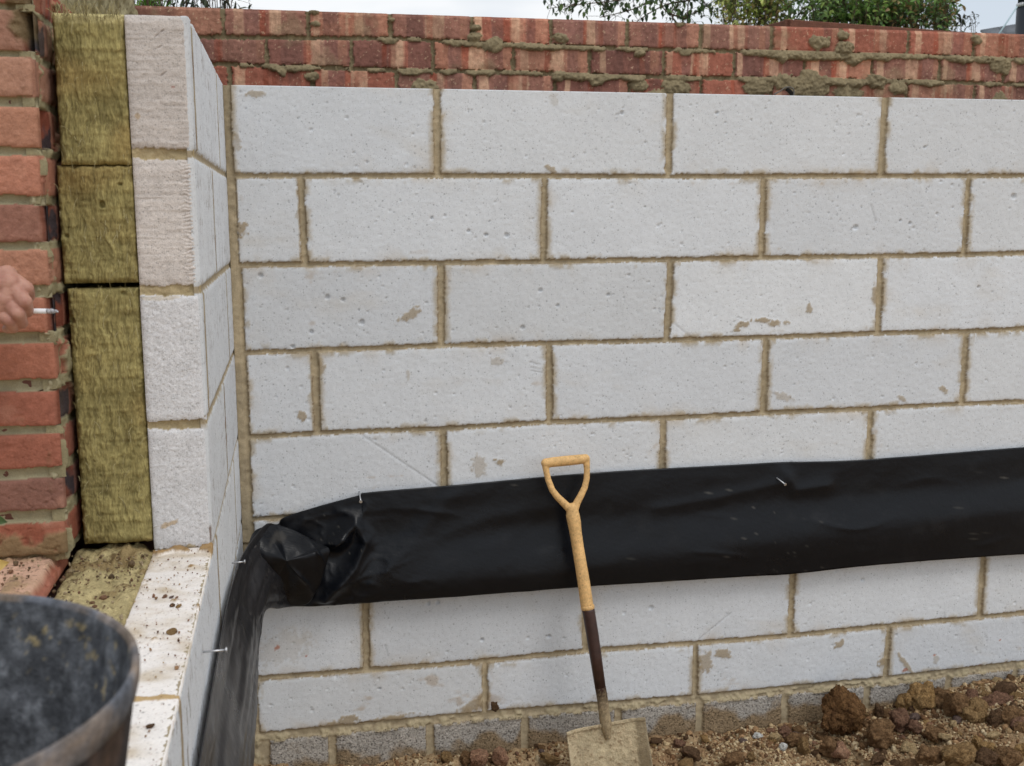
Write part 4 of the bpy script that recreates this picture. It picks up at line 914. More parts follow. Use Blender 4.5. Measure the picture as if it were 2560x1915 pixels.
def ground():
    def axis(lo, hi, a, b, st):
        mid = np.arange(a, b+st/2, st); l = a-np.geomspace(.02, a-lo, 40); r = b+np.geomspace(.02, hi-b, 40)
        return np.concatenate([l[::-1], mid, r])
    xs = axis(-120, 120, -.05, 2.6, .0055); ys = axis(-60, 200, -.75, .02, .006)
    X, Y = np.meshgrid(xs, ys, indexing='ij'); Z = ground_z(X, Y)
    C = np.ones(X.shape+(3,))*lin((178, 152, 118))*(1+.2*fbm(X, Y, .05, 4, 711)+.25*fbm(X, Y, .012, 3, 712))[..., None]
    C = mixc(C, lin((192, 174, 140)), sst(.0, .6, fbm(X, Y, .2, 3, 713)+.3*sst(-.2, .0, Y))*.75)
    C = mixc(C, lin((138, 106, 76)), sst(.1, .7, fbm(X, Y, .09, 4, 714)+.3*sst(1.6, 2.2, X))*.7)
    g = sst(.8, 1.6, Y); C = mixc(C, lin((70, 92, 44)), g*.9)
    idx = np.arange(X.size).reshape(X.shape); F = np.stack([idx[:-1, :-1], idx[1:, :-1], idx[1:, 1:], idx[:-1, 1:]], -1).reshape(-1, 4)
    tag(link('ground', npmesh('ground', np.stack([X, Y, Z], -1).reshape(-1, 3), F, C.reshape(-1, 3)), M_soil), kind='structure')
ground()

# ------------------------------------------------------------------ clods and stones
ICO = {}
def rock_mesh(name, seed, sub, rough, tone, tone2):
    bm = bmesh.new(); bmesh.ops.create_icosphere(bm, subdivisions=sub, radius=1.0)
    V = np.array([v.co[:] for v in bm.verts]); F = np.array([[v.index for v in f.verts] for f in bm.faces]); bm.free()
    rng = np.random.default_rng(seed); off = rng.uniform(0, 50, 3)
    # flat facets where it broke
    for _ in range(9):
        n = rng.normal(size=3); n /= np.linalg.norm(n); dd = rng.uniform(.62, .95); q = V@n; V = V-np.clip(q-dd, 0, 9)[:, None]*n*.9
    def n3(s, k): return np.array([mnoise.noise(Vector((v+off)*s)+Vector((k, 0, 0))) for v in V])
    r = rough*(.55*n3(1.4, 0)+.35*n3(3.2, 5)+.26*n3(7.5, 9)+.20*n3(14, 3))
    nrm = V/np.linalg.norm(V, axis=1)[:, None]; V = V+nrm*r[:, None]
    c = n3(2.0, 21)*.5+n3(7, 22)*.4; k = np.clip(.5+c, 0, 1)[:, None]; C = lin(tone)*(1-k)+lin(tone2)*k; C = C*(1+.25*n3(9, 30))[:, None]
    return npmesh(name, V, F, np.clip(C, 0, 1))
TON = dict(brown=((122, 92, 64), (168, 134, 98)), dark=((98, 74, 56), (136, 108, 82)), ochre=((164, 128, 82), (214, 176, 124)), red=((126, 92, 74), (166, 130, 106)), pink=((168, 124, 100), (200, 160, 130)),
           cream=((196, 164, 118), (226, 200, 156)), white=((250, 248, 240), (255, 254, 248)), tan=((150, 118, 80), (186, 154, 110)), grey=((112, 90, 84), (150, 132, 122)))
BASE = {k: [rock_mesh('clod', 31*i+j, 4, .55 if k in ('brown', 'dark', 'ochre', 'red', 'tan') else .35, *TON[k]) for j in range(3)] for i, k in enumerate(TON)}
SM = {k: [rock_mesh('clod', 77*i+j+5, 2, .5, *TON[k]) for j in range(3)] for i, k in enumerate(TON)}
_used = set()
def stone(name, mesh, p, s, label, cat, group=None, rz=None, rx=None):
    if mesh.name in _used: me = mesh
    else: me = mesh; _used.add(mesh.name)
    if not me.materials: me.materials.append(M_rock); me.polygons.foreach_set('use_smooth', np.ones(len(me.polygons), bool))
    o = bpy.data.objects.new(name, me); COL.objects.link(o); o.location = p; o.scale = s; o.rotation_euler = (rx if rx is not None else random.uniform(-.5, .5), random.uniform(-.4, .4), rz if rz is not None else random.uniform(0, 6.28))
    return tag(o, label, cat, group)
random.seed(11)
G1, G2, G3 = 'clods of soil heaped at the right', 'stones in the loose soil', 'loose clods along the wall foot'
PX = 2702.3
def place(x, y, w_, h_, off, tone, label, group, k=0, name='clod', dy=None, cat='clod'):
    u, v = off[0]+x/3.448, off[1]+y/3.448; rw, rh = w_/3.448/2, h_/3.448/2
    yy_ = dy
    if yy_ is None:
        q = at(u, v+rh*.75, z=float(soilp(min(2.4, max(0, at(u, v, y=-.1)[0]))))+.0); yy_ = min(-.03, max(-.42, q[1]))
    p = at(u, v, y=yy_); dep = (p-CAM)@FW; sx = rw*dep/PX; sz = rh*dep/PX
    yy_ = min(yy_, -(sx+.004)); p = at(u, v, y=yy_)
    return stone(name, BASE[tone][k % 3], p, (sx*1.12, (sx+sz)/2*1.0, sz*1.12), label, cat, group, rz=random.uniform(-.5, .5), rx=random.uniform(-.2, .2))
R6, R7, R8 = (1920, 1435), (1280, 1435), (640, 1435)
# the one tall clod standing against the wall: its own shape
def big_clod():
    me = rock_mesh('clod', 991, 5, .60, (104, 74, 50), (150, 114, 76))
    co = np.empty(len(me.vertices)*3); me.vertices.foreach_get('co', co); co = co.reshape(-1, 3)
    z = co[:, 2]; k = np.interp(z, [-1.1, -.6, -.1, .45, .8, 1.1], [.70, 1.02, 1.04, .74, .58, .42]); sh = np.interp(z, [-1, 0, .6, 1.1], [0, .02, -.10, -.18])
    co[:, 0] = co[:, 0]*k+sh; co[:, 1] *= k; co[:, 2] += .05*np.sin(co[:, 0]*5)*(z > .6)
    me.vertices.foreach_set('co', co.ravel()); me.update()
    p = at(R6[0]+632/3.448, R6[1]+1165/3.448, y=-.085); dep = (p-CAM)@FW
    stone('clod', me, p, (190/3.448*dep/PX*1.02, .05, 238/3.448*dep/PX*1.02), 'biggest dark brown clod standing tall and pear-shaped against the grey footing blocks', 'clod', rz=.2, rx=0)
big_clod()
for a in [(955, 1190, 100, 120, R6, 'dark', 'small round dark clod just right of the biggest clod', G1, 0), (1190, 1110, 150, 190, R6, 'ochre', 'mottled ochre clod at the left end of the heap against the footing', G1, 1),
          (1345, 1075, 210, 260, R6, 'ochre', 'tall yellow-ochre clod with a bright top in the heap', G1, 2), (1480, 1090, 180, 200, R6, 'brown', 'brown clod right of the tall ochre clod', G1, 0),
          (1625, 1150, 180, 260, R6, 'brown', 'upright brown clod in the middle of the heap against the footing', G1, 1), (1765, 1190, 200, 230, R6, 'tan', 'tan clod right of the upright brown one', G1, 2),
          (970, 1385, 250, 240, R6, 'brown', 'squarish brown clod lying low right of the biggest clod', G1, 1), (1140, 1265, 160, 180, R6, 'red', 'reddish brown clod wedged between two bigger clods', G1, 0),
          (1258, 1315, 115, 100, R6, 'red', 'small reddish clod touching the reddish brown clod', G1, 1), (1260, 1235, 95, 62, R6, 'grey', 'flat purplish grey stone lying in the heap', G1, 2),
          (630, 1530, 145, 140, R6, 'pink', 'pinkish grey angular stone in front of the biggest clod', G2, 0), (530, 1500, 150, 160, R6, 'brown', 'brown clod touching the pinkish angular stone', G3, 2),
          (310, 1490, 115, 140, R6, 'tan', 'upright tan clod left of the biggest clod', G3, 0), (225, 1430, 160, 110, R6, 'brown', 'low brown clod behind the upright tan clod', G3, 1),
          (145, 1370, 110, 110, R6, 'red', 'round reddish clod near the pale pebble', G3, 2), (65, 1412, 105, 92, R6, 'cream', 'smooth pale pebble against the grey footing', G2, 0),
          (955, 1598, 150, 84, R6, 'dark', 'dark oval clod low at the bottom edge of the photo', G3, 1), (1600, 1300, 64, 74, R6, 'cream', 'small cream stone standing in the heap', G2, 1), (1530, 1398, 130, 56, R6, 'cream', 'long flat cream stone in front of the heap', G2, 2),
          (1800, 1445, 85, 96, R6, 'ochre', 'squarish golden stone on the slope of the heap', G2, 0), (1890, 1500, 135, 130, R6, 'ochre', 'golden brown stone above a dark clod', G2, 1), (1875, 1580, 170, 130, R6, 'dark', 'dark wet-looking clod under the golden brown stone', G1, 2),
          (2060, 1590, 210, 170, R6, 'brown', 'large brown clod at the bottom right of the heap', G1, 0), (1650, 1560, 270, 200, R6, 'tan', 'broad ochre-brown clod at the bottom middle of the heap', G1, 1), (1380, 1570, 210, 150, R6, 'brown', 'flattened brown clod left of the broad ochre-brown one', G1, 2),
          (2100, 1245, 210, 190, R6, 'brown', 'big brown clod high on the right edge of the heap', G1, 1), (1960, 1255, 130, 160, R6, 'dark', 'dark clod between the tan clod and the right edge', G1, 2), (1940, 1392, 110, 54, R6, 'cream', 'thin cream stone lying flat near the right edge', G2, 0),
          (1430, 1375, 170, 110, R6, 'brown', 'low brown clod below the purplish grey stone', G1, 0), (1990, 1115, 250, 150, R6, 'red', 'topmost reddish clod of the heap under the footing', G1, 2), (2150, 1110, 150, 150, R6, 'tan', 'tan clod at the right edge near the top of the heap', G1, 0),
          (2170, 1340, 130, 120, R6, 'brown', 'brown clod at the right edge halfway down the heap', G1, 1), (2185, 1515, 120, 120, R6, 'ochre', 'ochre clod at the right edge near the bottom', G1, 1),
          (325, 1592, 160, 76, R7, 'tan', 'flat pale flake of dried mortar left of the shovel blade', G2, 1), (1440, 1465, 110, 62, R7, 'red', 'small reddish clod just right of the shovel blade', G3, 0), (1545, 1560, 170, 110, R7, 'dark', 'dark crumbling clod between blade and biggest clod', G3, 1),
          (1895, 1600, 150, 120, R7, 'brown', 'brown clod below the pale pebble at the bottom edge', G3, 2), (2065, 1570, 64, 74, R7, 'tan', 'small tan stone at the bottom edge right of the blade', G2, 2),
          (1920, 1585, 155, 150, R8, 'pink', 'pinkish stone at the foot of the wall, left of its twin', G2, 1), (2105, 1580, 135, 155, R8, 'pink', 'narrower pinkish stone, nearer the shovel blade than its twin', G2, 2), (1640, 1585, 115, 90, R8, 'tan', 'tan lump left of the two pinkish stones', G2, 0),
          (1812, 1590, 100, 110, R8, 'brown', 'brown clod squeezed against the left pinkish stone', G3, 0)]:
    place(*a, name='stone' if a[5] in ('pink', 'cream', 'grey') else 'clod', cat='stone' if a[5] in ('pink', 'cream', 'grey') else 'clod')
place(130, 1490, 62, 66, R6, 'white', 'small bright white chip near the pale pebble', G2, 0, name='chip', cat='chip'); place(2120, 1398, 76, 64, R7, 'white', 'white splash of plaster on the soil left of the pale pebble', G2, 1, name='chip', cat='chip')
place(2055, 1142, 74, 70, R8, 'dark', 'dark round clod stuck on the mortar ledge above the footing', None, 0, dy=-.035)
def scatter():
    rng = random.Random(8); keys = ['brown']*5+['dark']*3+['tan']*3+['red']*2+['ochre']*2+['pink', 'cream', 'grey']
    n = 0
    for i in range(230):
        x = rng.uniform(.02, 2.55) if rng.random() < .45 else rng.uniform(1.55, 2.5); y = -abs(rng.gauss(.0, .17))-.012; y = max(y, -.6)
        t = rng.choice(keys); s = rng.uniform(.005, .012)*(1.9 if rng.random() < .22 else 1)*(1.35 if x > 1.7 else 1)
        z = float(ground_z(np.array([x]), np.array([y]))[0])
        pale = t in ('pink', 'cream', 'grey')
        zone = 'left of the shovel blade' if x < .85 else 'between the shovel blade and the biggest clod' if x < 1.62 else 'in front of the heap at the right' if y < -.16 else 'on the heap at the right'
        look = dict(brown='little brown clod', dark='little dark brown clod', tan='little tan clod', red='little reddish clod', ochre='little ochre clod', pink='tiny pinkish stone', cream='tiny cream stone', grey='tiny grey stone')[t]
        o = stone('stone' if pale else 'clod', SM[t][i % 3], (x, y, z+s*.35), (s*rng.uniform(.8, 1.3), s*rng.uniform(.8, 1.3), s*rng.uniform(.6, .95)),
              look+' in loose soil '+zone, 'stone' if pale else 'clod', look+'s '+zone)
scatter()
def crumbs(name, n, pos, smin, smax, cols, label=None, mat=None, sub=1):
    bm = bmesh.new(); bmesh.ops.create_icosphere(bm, subdivisions=sub, radius=1); V0 = np.array([v.co[:] for v in bm.verts]); F0 = np.array([[v.index for v in f.verts] for f in bm.faces]); bm.free()
    rng = np.random.default_rng(len(name)+n); P = pos(rng, n); n = len(P)
    S = rng.uniform(smin, smax, (n, 1, 1))*(1+1.2*(rng.uniform(size=(n, 1, 1)) > .9))*rng.uniform(.6, 1.3, (n, 1, 3)); J = V0[None]*(1+rng.uniform(-.3, .3, (n, len(V0), 1)))
    V = (J*S+P[:, None]).reshape(-1, 3); F = (F0[None]+np.arange(n)[:, None, None]*len(V0)).reshape(-1, 3)
    cc = np.array([lin(c) for c in cols])[rng.integers(0, len(cols), n)]*rng.uniform(.75, 1.2, (n, 1)); C = np.repeat(cc, len(V0), 0)
    o = link(name, npmesh(name, V, F, np.clip(C, 0, 1)), mat or M_clod, None, False)
    return tag(o, label, 'crumbs', None, 'stuff')
def pos_soil(rng, n):
    x = np.where(rng.uniform(size=n) < .5, rng.uniform(0.01, 2.6, n), rng.uniform(1.3, 2.6, n)); y = -np.abs(rng.normal(0, .2, n))-.004; y = np.clip(y, -.75, 0)
    return np.stack([x, y, ground_z(x, y)+.001], -1)
crumbs('soil_crumbs', 24000, pos_soil, .0010, .0048, [(164, 132, 98), (130, 98, 70), (196, 172, 134), (172, 144, 108), (214, 194, 158), (110, 84, 62)], 'fine brown crumbs of soil and grit covering the ground at the wall foot')
def pos_led(rng, n):
    y = rng.uniform(-2.1, -.965, n); x = rng.uniform(-.099, -.003, n); k = rng.uniform(size=n) < .35+.65*np.exp(-((y+1.2)/.25)**2)
    return np.stack([x, y, np.full(n, -.894)], -1)[k]
crumbs('mortar_crumbs', 420, pos_led, .0005, .0015, [(150, 110, 86), (120, 88, 70), (186, 158, 120), (164, 130, 98)], 'brown grit sprinkled over the white ledge')
def pos_wool(rng, n):
    y = rng.uniform(-2.0, -.965, n); x = rng.uniform(-.335, -.105, n); k = (np.abs(x+.245) > .012) & (rng.uniform(size=n) < .2+.8*np.exp(-((y+1.0)/.2)**2))
    return np.stack([x, y, np.where(x < -.245, -.868, -.895)], -1)[k]
crumbs('debris', 1700, pos_wool, .0008, .0026, [(158, 140, 110), (128, 108, 84), (180, 162, 132), (136, 104, 82), (112, 94, 74)], 'broken mortar and brick crumbs on the lower wool and brick ledge')
for i, (u, v, s, t_, lb) in enumerate([(412, 1487, .006, 'red', 'reddish pebble on the white ledge, left one of the row'), (428, 1488, .005, 'grey', 'grey pebble on the white ledge, middle of the row'), (441, 1488, .004, 'pink', 'pale pebble on the white ledge, right one of the row'),
                                       (431, 1509, .006, 'dark', 'dark crumb on the ledge beside an orange chip'), (446, 1511, .007, 'ochre', 'orange brick chip on the white ledge'), (428, 1576, .010, 'tan', 'largest lump of dried mortar on the white ledge'), (375, 1810, .007, 'dark', 'dark pebble on the nearest ledge block')]):
    q = at(u, v, z=-.892); stone('pebble', SM[t_][i % 3], (q[0], q[1], -.8962+s*.2), (s*.75, s*.8, s*.4), lb, 'pebble', 'pebbles on the ledge')

# ------------------------------------------------------------------ wall tie loop on top of the blocks
def tie():
    p = [at(u, v, y=.06) for u, v in [(1935, 236), (1950, 228), (1960, 221), (1966, 218), (1975, 218), (1983, 222), (1985, 232), (1983, 242)]]
    W = empty('wall_tie', p[-1], 'bent dark metal wall tie sticking up behind the top of the white blocks', 'wall tie')
    bm = bmesh.new(); tube(bm, catmull(p, 5), .0018, 10); bmobj('wire', bm, material('dull_wire', (.12, .11, .10), .6, .4), W)
    bm = bmesh.new(); q = [at(u, v, y=.07) for u, v in [(1966, 222), (1974, 228), (1980, 236), (1978, 246)]]; tube(bm, catmull(q, 5), .0065, 12, sx=.4); bmobj('clip', bm, material('black_plastic', (.015, .015, .018), .4), W)
tie()

# ------------------------------------------------------------------ planting beyond the wall
def leaves(spec, seed, size, cols, ratio=.5, droop=.5, curl=.25):
    """spec: array of leaf base points (n,3) ; returns arrays"""
    rng = np.random.default_rng(seed); V = []; F = []; C = []
    cl_ = [lin(c) for c in cols]
    for p in spec:
        L_ = size*rng.uniform(.65, 1.25); az = rng.uniform(0, 2*math.pi); el = rng.normal(-droop, .55)
        d = np.array([math.cos(az)*math.cos(el), math.sin(az)*math.cos(el), math.sin(el)]); s = np.cross(d, [0, 0, 1.]); s /= np.linalg.norm(s)+1e-9
        ro = rng.normal(0, .6); n = np.cross(s, d); s = s*math.cos(ro)+n*math.sin(ro); n = np.cross(s, d); w_ = L_*ratio/2; b = len(V)
        for t_, ww, dz in ((0, .08, 0), (.28, .85, .06), (.6, .8, .02), (1., .0, -curl)):
            c_ = p+d*L_*t_+n*dz*L_; V += [c_-s*w_*ww+n*.12*w_*ww, c_-n*.10*w_, c_+s*w_*ww+n*.12*w_*ww]
        col = cl_[rng.integers(len(cl_))]*rng.uniform(.8, 2.1); C += [col]*12
        for k in range(3): F += [(b+3*k, b+3*k+1, b+3*k+4, b+3*k+3), (b+3*k+1, b+3*k+2, b+3*k+5, b+3*k+4)]
    return V, F, C
M_leaf = material('leaf', None, .5, .4, noise=[(60, .15)])
lb_ = M_leaf.node_tree.nodes['Principled BSDF']; lb_.inputs['Transmission Weight'].default_value = 0
_t = M_leaf.node_tree; _tr = _t.nodes.new('ShaderNodeBsdfTranslucent'); _mx = _t.nodes.new('ShaderNodeMixShader'); _mx.inputs[0].default_value = .35; _att = _t.nodes.new('ShaderNodeAttribute'); _att.attribute_name = 'Col'
_t.links.new(_att.outputs['Color'], _tr.inputs[0]); _t.links.new(lb_.outputs[0], _mx.inputs[1]); _t.links.new(_tr.outputs[0], _mx.inputs[2]); _t.links.new(_mx.outputs[0], _t.nodes['Material Output'].inputs[0])
M_bark = material('bark', (.10, .07, .05), .9, .2, noise=[(50, .3)], bump=[(80, .003)])
def plant(name, label, cat, root, branches, n_leaf, seed, size, cols, ratio=.5, droop=.5, rad=.006, spread=.05, group=None, curl=.25, i0f=.15):
    """branches: lists of points; leaves hang all along them"""
    W = empty(name, root, label, cat, group); rng = np.random.default_rng(seed)
    bm = bmesh.new(); B = []
    for br in branches:
        c = catmull(br, 5); tube(bm, c, [rad*(1-.75*i/len(c)) for i in range(len(c))], 6)
        L_ = np.linalg.norm(np.diff(c, axis=0), axis=1).sum(); B.append((c, L_))
    tot = sum(b[1] for b in B); pts = []
    for c, L_ in B:
        k = max(2, int(n_leaf*L_/tot)); i0 = int(len(c)*i0f)
        for _ in range(k):
            t_ = rng.uniform(i0, len(c)-1.01); i = int(t_); p = c[i]+(c[i+1]-c[i])*(t_-i)
            q = p+rng.normal(0, spread, 3); pts.append(q)
            if rng.uniform() < .5: tube(bm, [p, (p+q)/2+rng.normal(0, .004, 3), q], [rad*.25, rad*.22, rad*.18], 4, False)
    bmobj('stems', bm, M_bark, W)
    V, F, C = leaves(pts, seed+1, size, cols, ratio, droop, curl)
    link('foliage', npmesh('foliage', np.array(V), np.array(F), np.clip(np.array(C), 0, 1)), M_leaf, W, False)
def bpx(pts, y): return [atD(u, v, y=y+dy) for u, v, dy in pts]
# birch-like shrub whose twigs hang across the sky
Yb = 5.0; rt = atD(1480, 60, y=Yb); root = (rt[0], Yb, -.05)
rb = random.Random(5); BR_ = []
trunk = [root, (rt[0]+.02, Yb, .5), atD(1485, 30, y=Yb), atD(1495, -40, y=Yb), atD(1500, -140, y=Yb)]; BR_.append(trunk)
BR_ += [bpx([(1490, -10, 0), (1420, -12, -.1), (1340, 0, -.2), (1270, 8, -.2), (1185, 18, -.25)], Yb), bpx([(1400, -14, 0), (1330, -8, .1), (1260, 0, .1), (1215, 22, .1)], Yb), bpx([(1420, -10, 0), (1380, 15, .1), (1330, 30, .1), (1295, 38, .1)], Yb),
        bpx([(1490, 0, 0), (1440, 10, .1), (1400, 30, .1), (1372, 50, .1)], Yb), bpx([(1480, 40, 0), (1440, 25, -.1), (1420, -10, -.1), (1400, -60, 0)], Yb), bpx([(1470, 62, 0), (1480, 40, .1), (1530, 10, .2), (1570, -20, .2)], Yb),
        bpx([(1470, 60, 0), (1450, 30, .0), (1465, 0, .2), (1440, -50, .2)], Yb), bpx([(1500, -30, 0), (1520, 5, .1), (1545, 30, .1)], Yb), bpx([(1495, -40, 0), (1560, -30, .1), (1600, 0, .1)], Yb), bpx([(1490, -60, 0), (1380, -70, .2), (1280, -40, .1), (1220, -15, .1)], Yb)]
plant('birch_shrub', 'thin birch-like shrub with dark leaves on drooping twigs against the sky', 'shrub', root, BR_, 620, 21, .048, [(52, 70, 44), (66, 86, 50), (44, 60, 42), (84, 104, 60)], .62, .9, .007, .055)
def bush(name, label, x0, x1, ybase, ytop, Y, n_st, n_leaf, seed, size, cols, ratio, droop, zroot, group=None, rad=.004, spread=.05, cat='shrub'):
    rg_ = random.Random(seed); br = []
    for _ in range(n_st):
        u = rg_.uniform(x0, x1); dy = rg_.uniform(-.25, .25); top = rg_.uniform(ytop, ytop+.55*(ybase-ytop)); ux = u+rg_.uniform(-25, 25)
        b0 = atD(u*.9+(x0+x1)*.05, ybase, y=Y+dy); b0 = np.array([b0[0], b0[1], zroot]); br.append([b0, np.array([b0[0], b0[1], zroot*.5+.5*atD(u, ybase, y=Y+dy)[2]]), atD(u, ybase-.3*(ybase-top), y=Y+dy), atD(ux, top, y=Y+dy)])
    r0 = atD((x0+x1)/2, ybase, y=Y); plant(name, label, cat, (r0[0], Y, zroot), br, n_leaf, seed, size, cols, ratio, droop, rad, spread, group, i0f=.52)
# raised timber planter
c0 = atD(1699, 41, y=4.0); c1 = atD(2052, 68, y=4.22); M_wood = material('stained_timber', (.16, .065, .042), .8, .3, noise=[(18, .2), (90, .25)], bump=[(90, .002)])
def planter():
    W = empty('timber_planter', (c0[0]+1, 4.4, 0), 'reddish brown timber planter box full of greenery beyond the brick wall', 'planter')
    a = np.array(c0); b = np.array([c1[0]+.5, c1[1]+.1, c0[2]]); ax = b-a; Lx = np.linalg.norm(ax); ax /= Lx; px = np.array([-ax[1], ax[0], 0.]); 
    def board(name, p, d, ln, z1, hgt, th=.035):
        n_ = np.array([-d[1], d[0], 0]); bm = bmesh.new(); v = [bm.verts.new(p+d*(ln*i)+n_*(th*j)+np.array([0, 0, z1-p[2]-hgt*(1-k)])) for i in (0, 1) for j in (0, 1) for k in (0, 1)]
        for f in ((0, 1, 3, 2), (4, 6, 7, 5), (0, 4, 5, 1), (2, 3, 7, 6), (0, 2, 6, 4), (1, 5, 7, 3)): bm.faces.new([v[q] for q in f])
        bmesh.ops.bevel(bm, geom=bm.edges[:], offset=.004, segments=1, affect='EDGES'); bmobj(name, bm, M_wood, W, False)
    zt_ = c0[2]
    for k in range(5):
        board('board', a, ax, Lx, zt_-k*.202, .2); board('board', a+ax*.036, px, .8, zt_-.003-k*.202, .2)
        board('board', a+px*.8, ax, Lx, zt_-k*.202, .2)
    board('board', a+ax*(Lx), px, .8, zt_-.003, .2)
    v, f = box_np((0, .04, -1.0), (Lx-.02, .79, -.05)); P_ = a+v[:, :1]*ax+v[:, 1:2]*px+v[:, 2:]*np.array([0, 0, 1]); link('planting_soil', npmesh('planting_soil', P_, f, np.tile(lin((70, 52, 38)), (8, 1))), M_soil, W, False)
planter()
bush('leafy_shrub', 'yellow-green small-leaved shrub between the birch twigs and the planter', 1560, 1700, 62, -60, 4.7, 46, 2300, 41, .040, [(140, 152, 76), (116, 132, 68), (172, 176, 108), (92, 110, 58), (166, 146, 98)], .6, .0, -.05)
bush('leafy_shrub', 'small light green shrub at the left corner of the timber planter', 1700, 1790, 50, -30, 4.45, 20, 420, 42, .058, [(96, 120, 72), (118, 142, 84), (72, 94, 58)], .42, .1, .86, 'shrubs in the planter')
bush('leafy_shrub', 'dense mid-green shrub in the middle of the planter', 1775, 1935, 56, -50, 4.55, 60, 2300, 43, .046, [(88, 118, 60), (108, 142, 70), (66, 92, 48), (136, 158, 86)], .55, .2, .86, 'shrubs in the planter')
bush('leafy_shrub', 'dense green shrub filling the right end of the planter', 1905, 2050, 62, -40, 4.6, 50, 2000, 44, .046, [(80, 110, 58), (102, 132, 70), (62, 84, 48), (130, 110, 76)], .55, .2, .86, 'shrubs in the planter')
bush('sapling', 'dark sprig with narrow drooping leaves right of the planter, nearest the roof', 2060, 2115, 72, 28, 4.3, 7, 46, 45, .055, [(48, 54, 46), (62, 70, 54)], .34, .2, -.05, spread=.03, cat='sprig')
bush('leafy_shrub', 'olive shrub with long dark narrow leaves behind the left end of the brick wall', 345, 505, 25, -40, 2.6, 24, 210, 46, .075, [(52, 58, 50), (70, 78, 60), (44, 48, 44)], .24, .2, -.1, spread=.05)
bush('grass_clump', 'bright green grassy clump behind the brick wall near the block return', 282, 350, 22, -40, 2.2, 30, 260, 47, .09, [(84, 124, 44), (104, 146, 58), (66, 100, 40)], .10, -.7, -.2, spread=.03, cat='grass')

# ------------------------------------------------------------------ neighbour's roof and flue
def house():
    W = empty('house', (9.3, 12, -.05), 'neighbouring house of which only a grey slate roof shows right of the planting', 'house')
    a = at(2452, 78, y=9.0); b = at(2541, 63.5, y=9.0); d = (b-a)/(b[0]-a[0]); p1 = a+d*4.2
    M_sl = material('slate', (.12, .13, .145), .75, .3, noise=[(6, .2), (40, .15)]); M_w = material('rendered_wall', (.5, .48, .44), .9)
    sl = np.array([.0, 1.0, .62]); V = []; F = []; nr = 9
    # courses of slates as overlapping strips climbing away from the eaves
    e0 = np.array([a[0]-.25, 8.2, a[2]-.75]); 
    for k in range(nr):
        for j in range(22):
            x0 = a[0]+.02+j*.22+(k % 2)*.11; zt_ = a[2]+(x0-a[0])*d[2]
            z0 = zt_-.11*(k+1); y0 = 9.0-.16*(k+1); b_ = len(V)
            for (dx, dy, dz) in ((.003, 0, 0), (.217, 0, .22*d[2]), (.217, .2, .13+.22*d[2]), (.003, .2, .13)): V.append((x0+dx, y0+dy, z0+dz))
            for (dx, dy, dz) in ((.003, 0, 0), (.217, 0, .22*d[2]), (.217, .2, .13+.22*d[2]), (.003, .2, .13)): V.append((x0+dx, y0+dy+.006, z0+dz-.02))
            F += [(b_, b_+1, b_+2, b_+3), (b_+4, b_+7, b_+6, b_+5), (b_, b_+4, b_+5, b_+1), (b_+1, b_+5, b_+6, b_+2), (b_+2, b_+6, b_+7, b_+3), (b_+3, b_+7, b_+4, b_)]
    V = np.array(V); link('roof', npmesh('roof', V, np.array(F), np.tile((.1, .1, .1), (len(V), 1))), M_sl, W, False)
    boxes('wall', [((a[0]+.3, 8.0, -.1), (a[0]+4.8, 12, a[2]-1.05))], M_w, W)
    bm = bmesh.new(); pr = [(8.9, -.02), (9.06, -.06)]
    vs = [bm.verts.new((x, y, z)) for x, z0 in ((a[0]+.02, a[2]), (a[0]+4.8, a[2]+4.8*d[2])) for y, z in ((9.0, z0-.03), (12.6, z0-1.9), (12.6, z0-2.0), (7.7, z0-1.05))]
    for f in ((0, 1, 5, 4), (1, 2, 6, 5), (2, 3, 7, 6), (0, 3, 2, 1), (4, 5, 6, 7), (3, 0, 4, 7)): bm.faces.new([vs[q] for q in f])
    bmobj('roof_deck', bm, M_sl, W, False)
house()
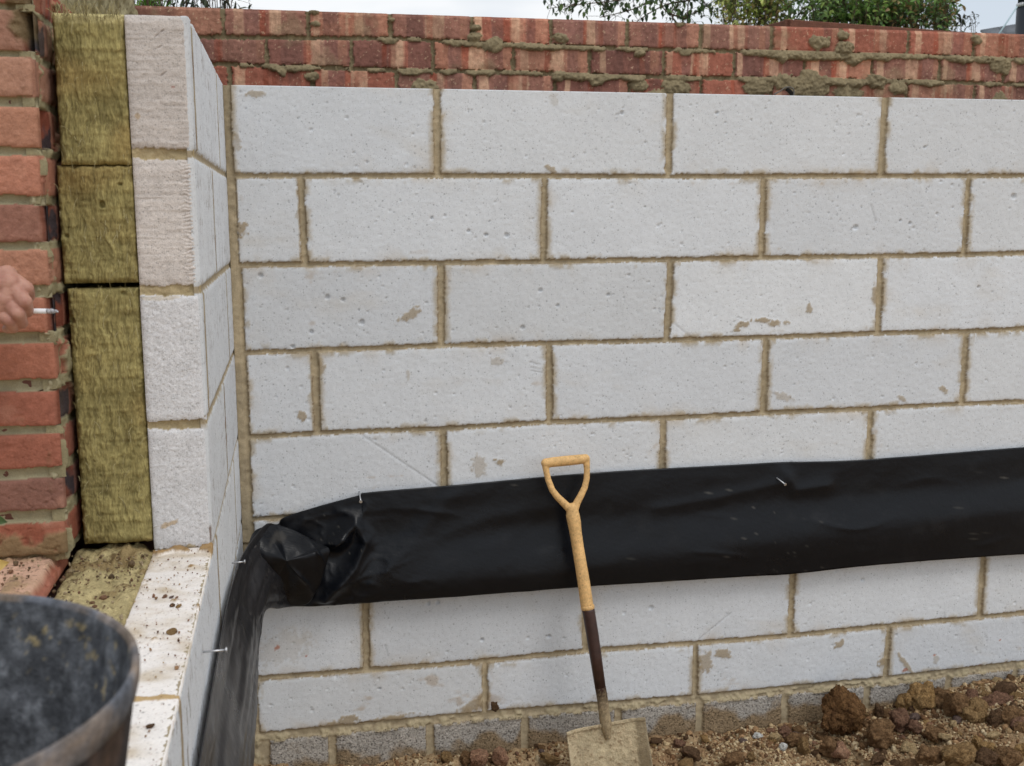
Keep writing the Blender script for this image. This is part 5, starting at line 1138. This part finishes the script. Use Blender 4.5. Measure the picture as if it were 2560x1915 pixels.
def flue():
    Y = 6.5; x = at(2541+34, 40, y=Y)[0]; r = 34/PX*9.6; zb = -.1
    W = empty('flue_pipe', (x, Y, zb), 'thick black flue pipe with a dashed white band at the top right corner', 'flue')
    mb = material('black_enamel', (.018, .022, .03), .5, .4); mw = material('white_metal', (.75, .76, .78), .5)
    z1 = at(2541, 12, y=Y)[2]
    bm = bmesh.new(); tube(bm, [(x, Y, zb), (x, Y, z1-.02)], r, 40); bmobj('lower_pipe', bm, mb, W)
    bm = bmesh.new(); tube(bm, [(x, Y, z1+.02), (x, Y, z1+1.3)], r*.93, 40); bmobj('upper_pipe', bm, mb, W)
    bm = bmesh.new(); tube(bm, [(x, Y, z1-.02), (x, Y, z1+.02)], r*1.0, 40); bmobj('band', bm, mb, W)
    V = []; F = []
    for k in range(44):
        a0 = 2*math.pi*k/44; a1 = a0+2*math.pi/44*.62; b = len(V); V += [(x+(r*q)*math.cos(t_), Y+(r*q)*math.sin(t_), z1+s_) for q in (1.01, 1.04) for t_ in (a0, a1) for s_ in (-.017, .017)]
        F += [(b, b+2, b+3, b+1), (b+4, b+5, b+7, b+6), (b, b+1, b+5, b+4), (b+2, b+6, b+7, b+3), (b+1, b+3, b+7, b+5), (b, b+4, b+6, b+2)]
    link('white_dashes', npmesh('white_dashes', np.array(V), np.array(F), np.tile((.7, .7, .7), (len(V), 1))), mw, W, False)
    bm = bmesh.new(); p0 = at(2543, 16, y=Y-r*.3); p1 = at(2499.6, 82, y=Y); p2 = p0+(p1-p0)*1.8; tube(bm, [p0, p2], 2.1/PX*9.4, 12); bmobj('stay', bm, material('pale_blue_metal', (.42, .55, .6), .5), W)
flue()
# weed leaf at the very left edge, rooted on the outer side of the brick end
def weed():
    r0 = at(-40, 1500, y=-1.3); W = empty('weed', (r0[0], -1.3, -1.88), 'weed with a yellowed leaf poking in at the left edge above the bucket', 'plant')
    bm = bmesh.new(); pts = [(r0[0], -1.3, -1.88), (r0[0]-.02, -1.31, -1.4), tuple(at(-50, 1480, y=-1.3)), tuple(at(-30, 1300, y=-1.3)), tuple(at(-26, 1240, y=-1.3))]; tube(bm, catmull(pts, 6), [.002]*25, 6); bmobj('stem', bm, M_bark, W)
    def lf(name, c, ln, wd, ang, col):
        V = []; n_ = 16
        for i in range(n_+1):
            t_ = i/n_; w_ = wd*math.sin(math.pi*t_**.8); a = c+np.array([math.cos(ang), 0, math.sin(ang)])*ln*(t_-.5); s = np.array([-math.sin(ang), 0, math.cos(ang)]); V += [a-s*w_+np.array([0, -.003, 0]), a, a+s*w_+np.array([0, -.003, 0])]
        F = [(3*i+k, 3*i+k+1, 3*i+k+4, 3*i+k+3) for i in range(n_) for k in (0, 1)]
        link(name, npmesh(name, np.array(V), np.array(F), np.tile(lin(col), (len(V), 1))), M_leaf, W)
    lf('yellow_leaf', at(-9, 1412, y=-1.3), .036, .010, .2, (226, 196, 120)); lf('green_leaf', at(-8, 1298, y=-1.3), .03, .008, -.3, (84, 108, 66))
weed()
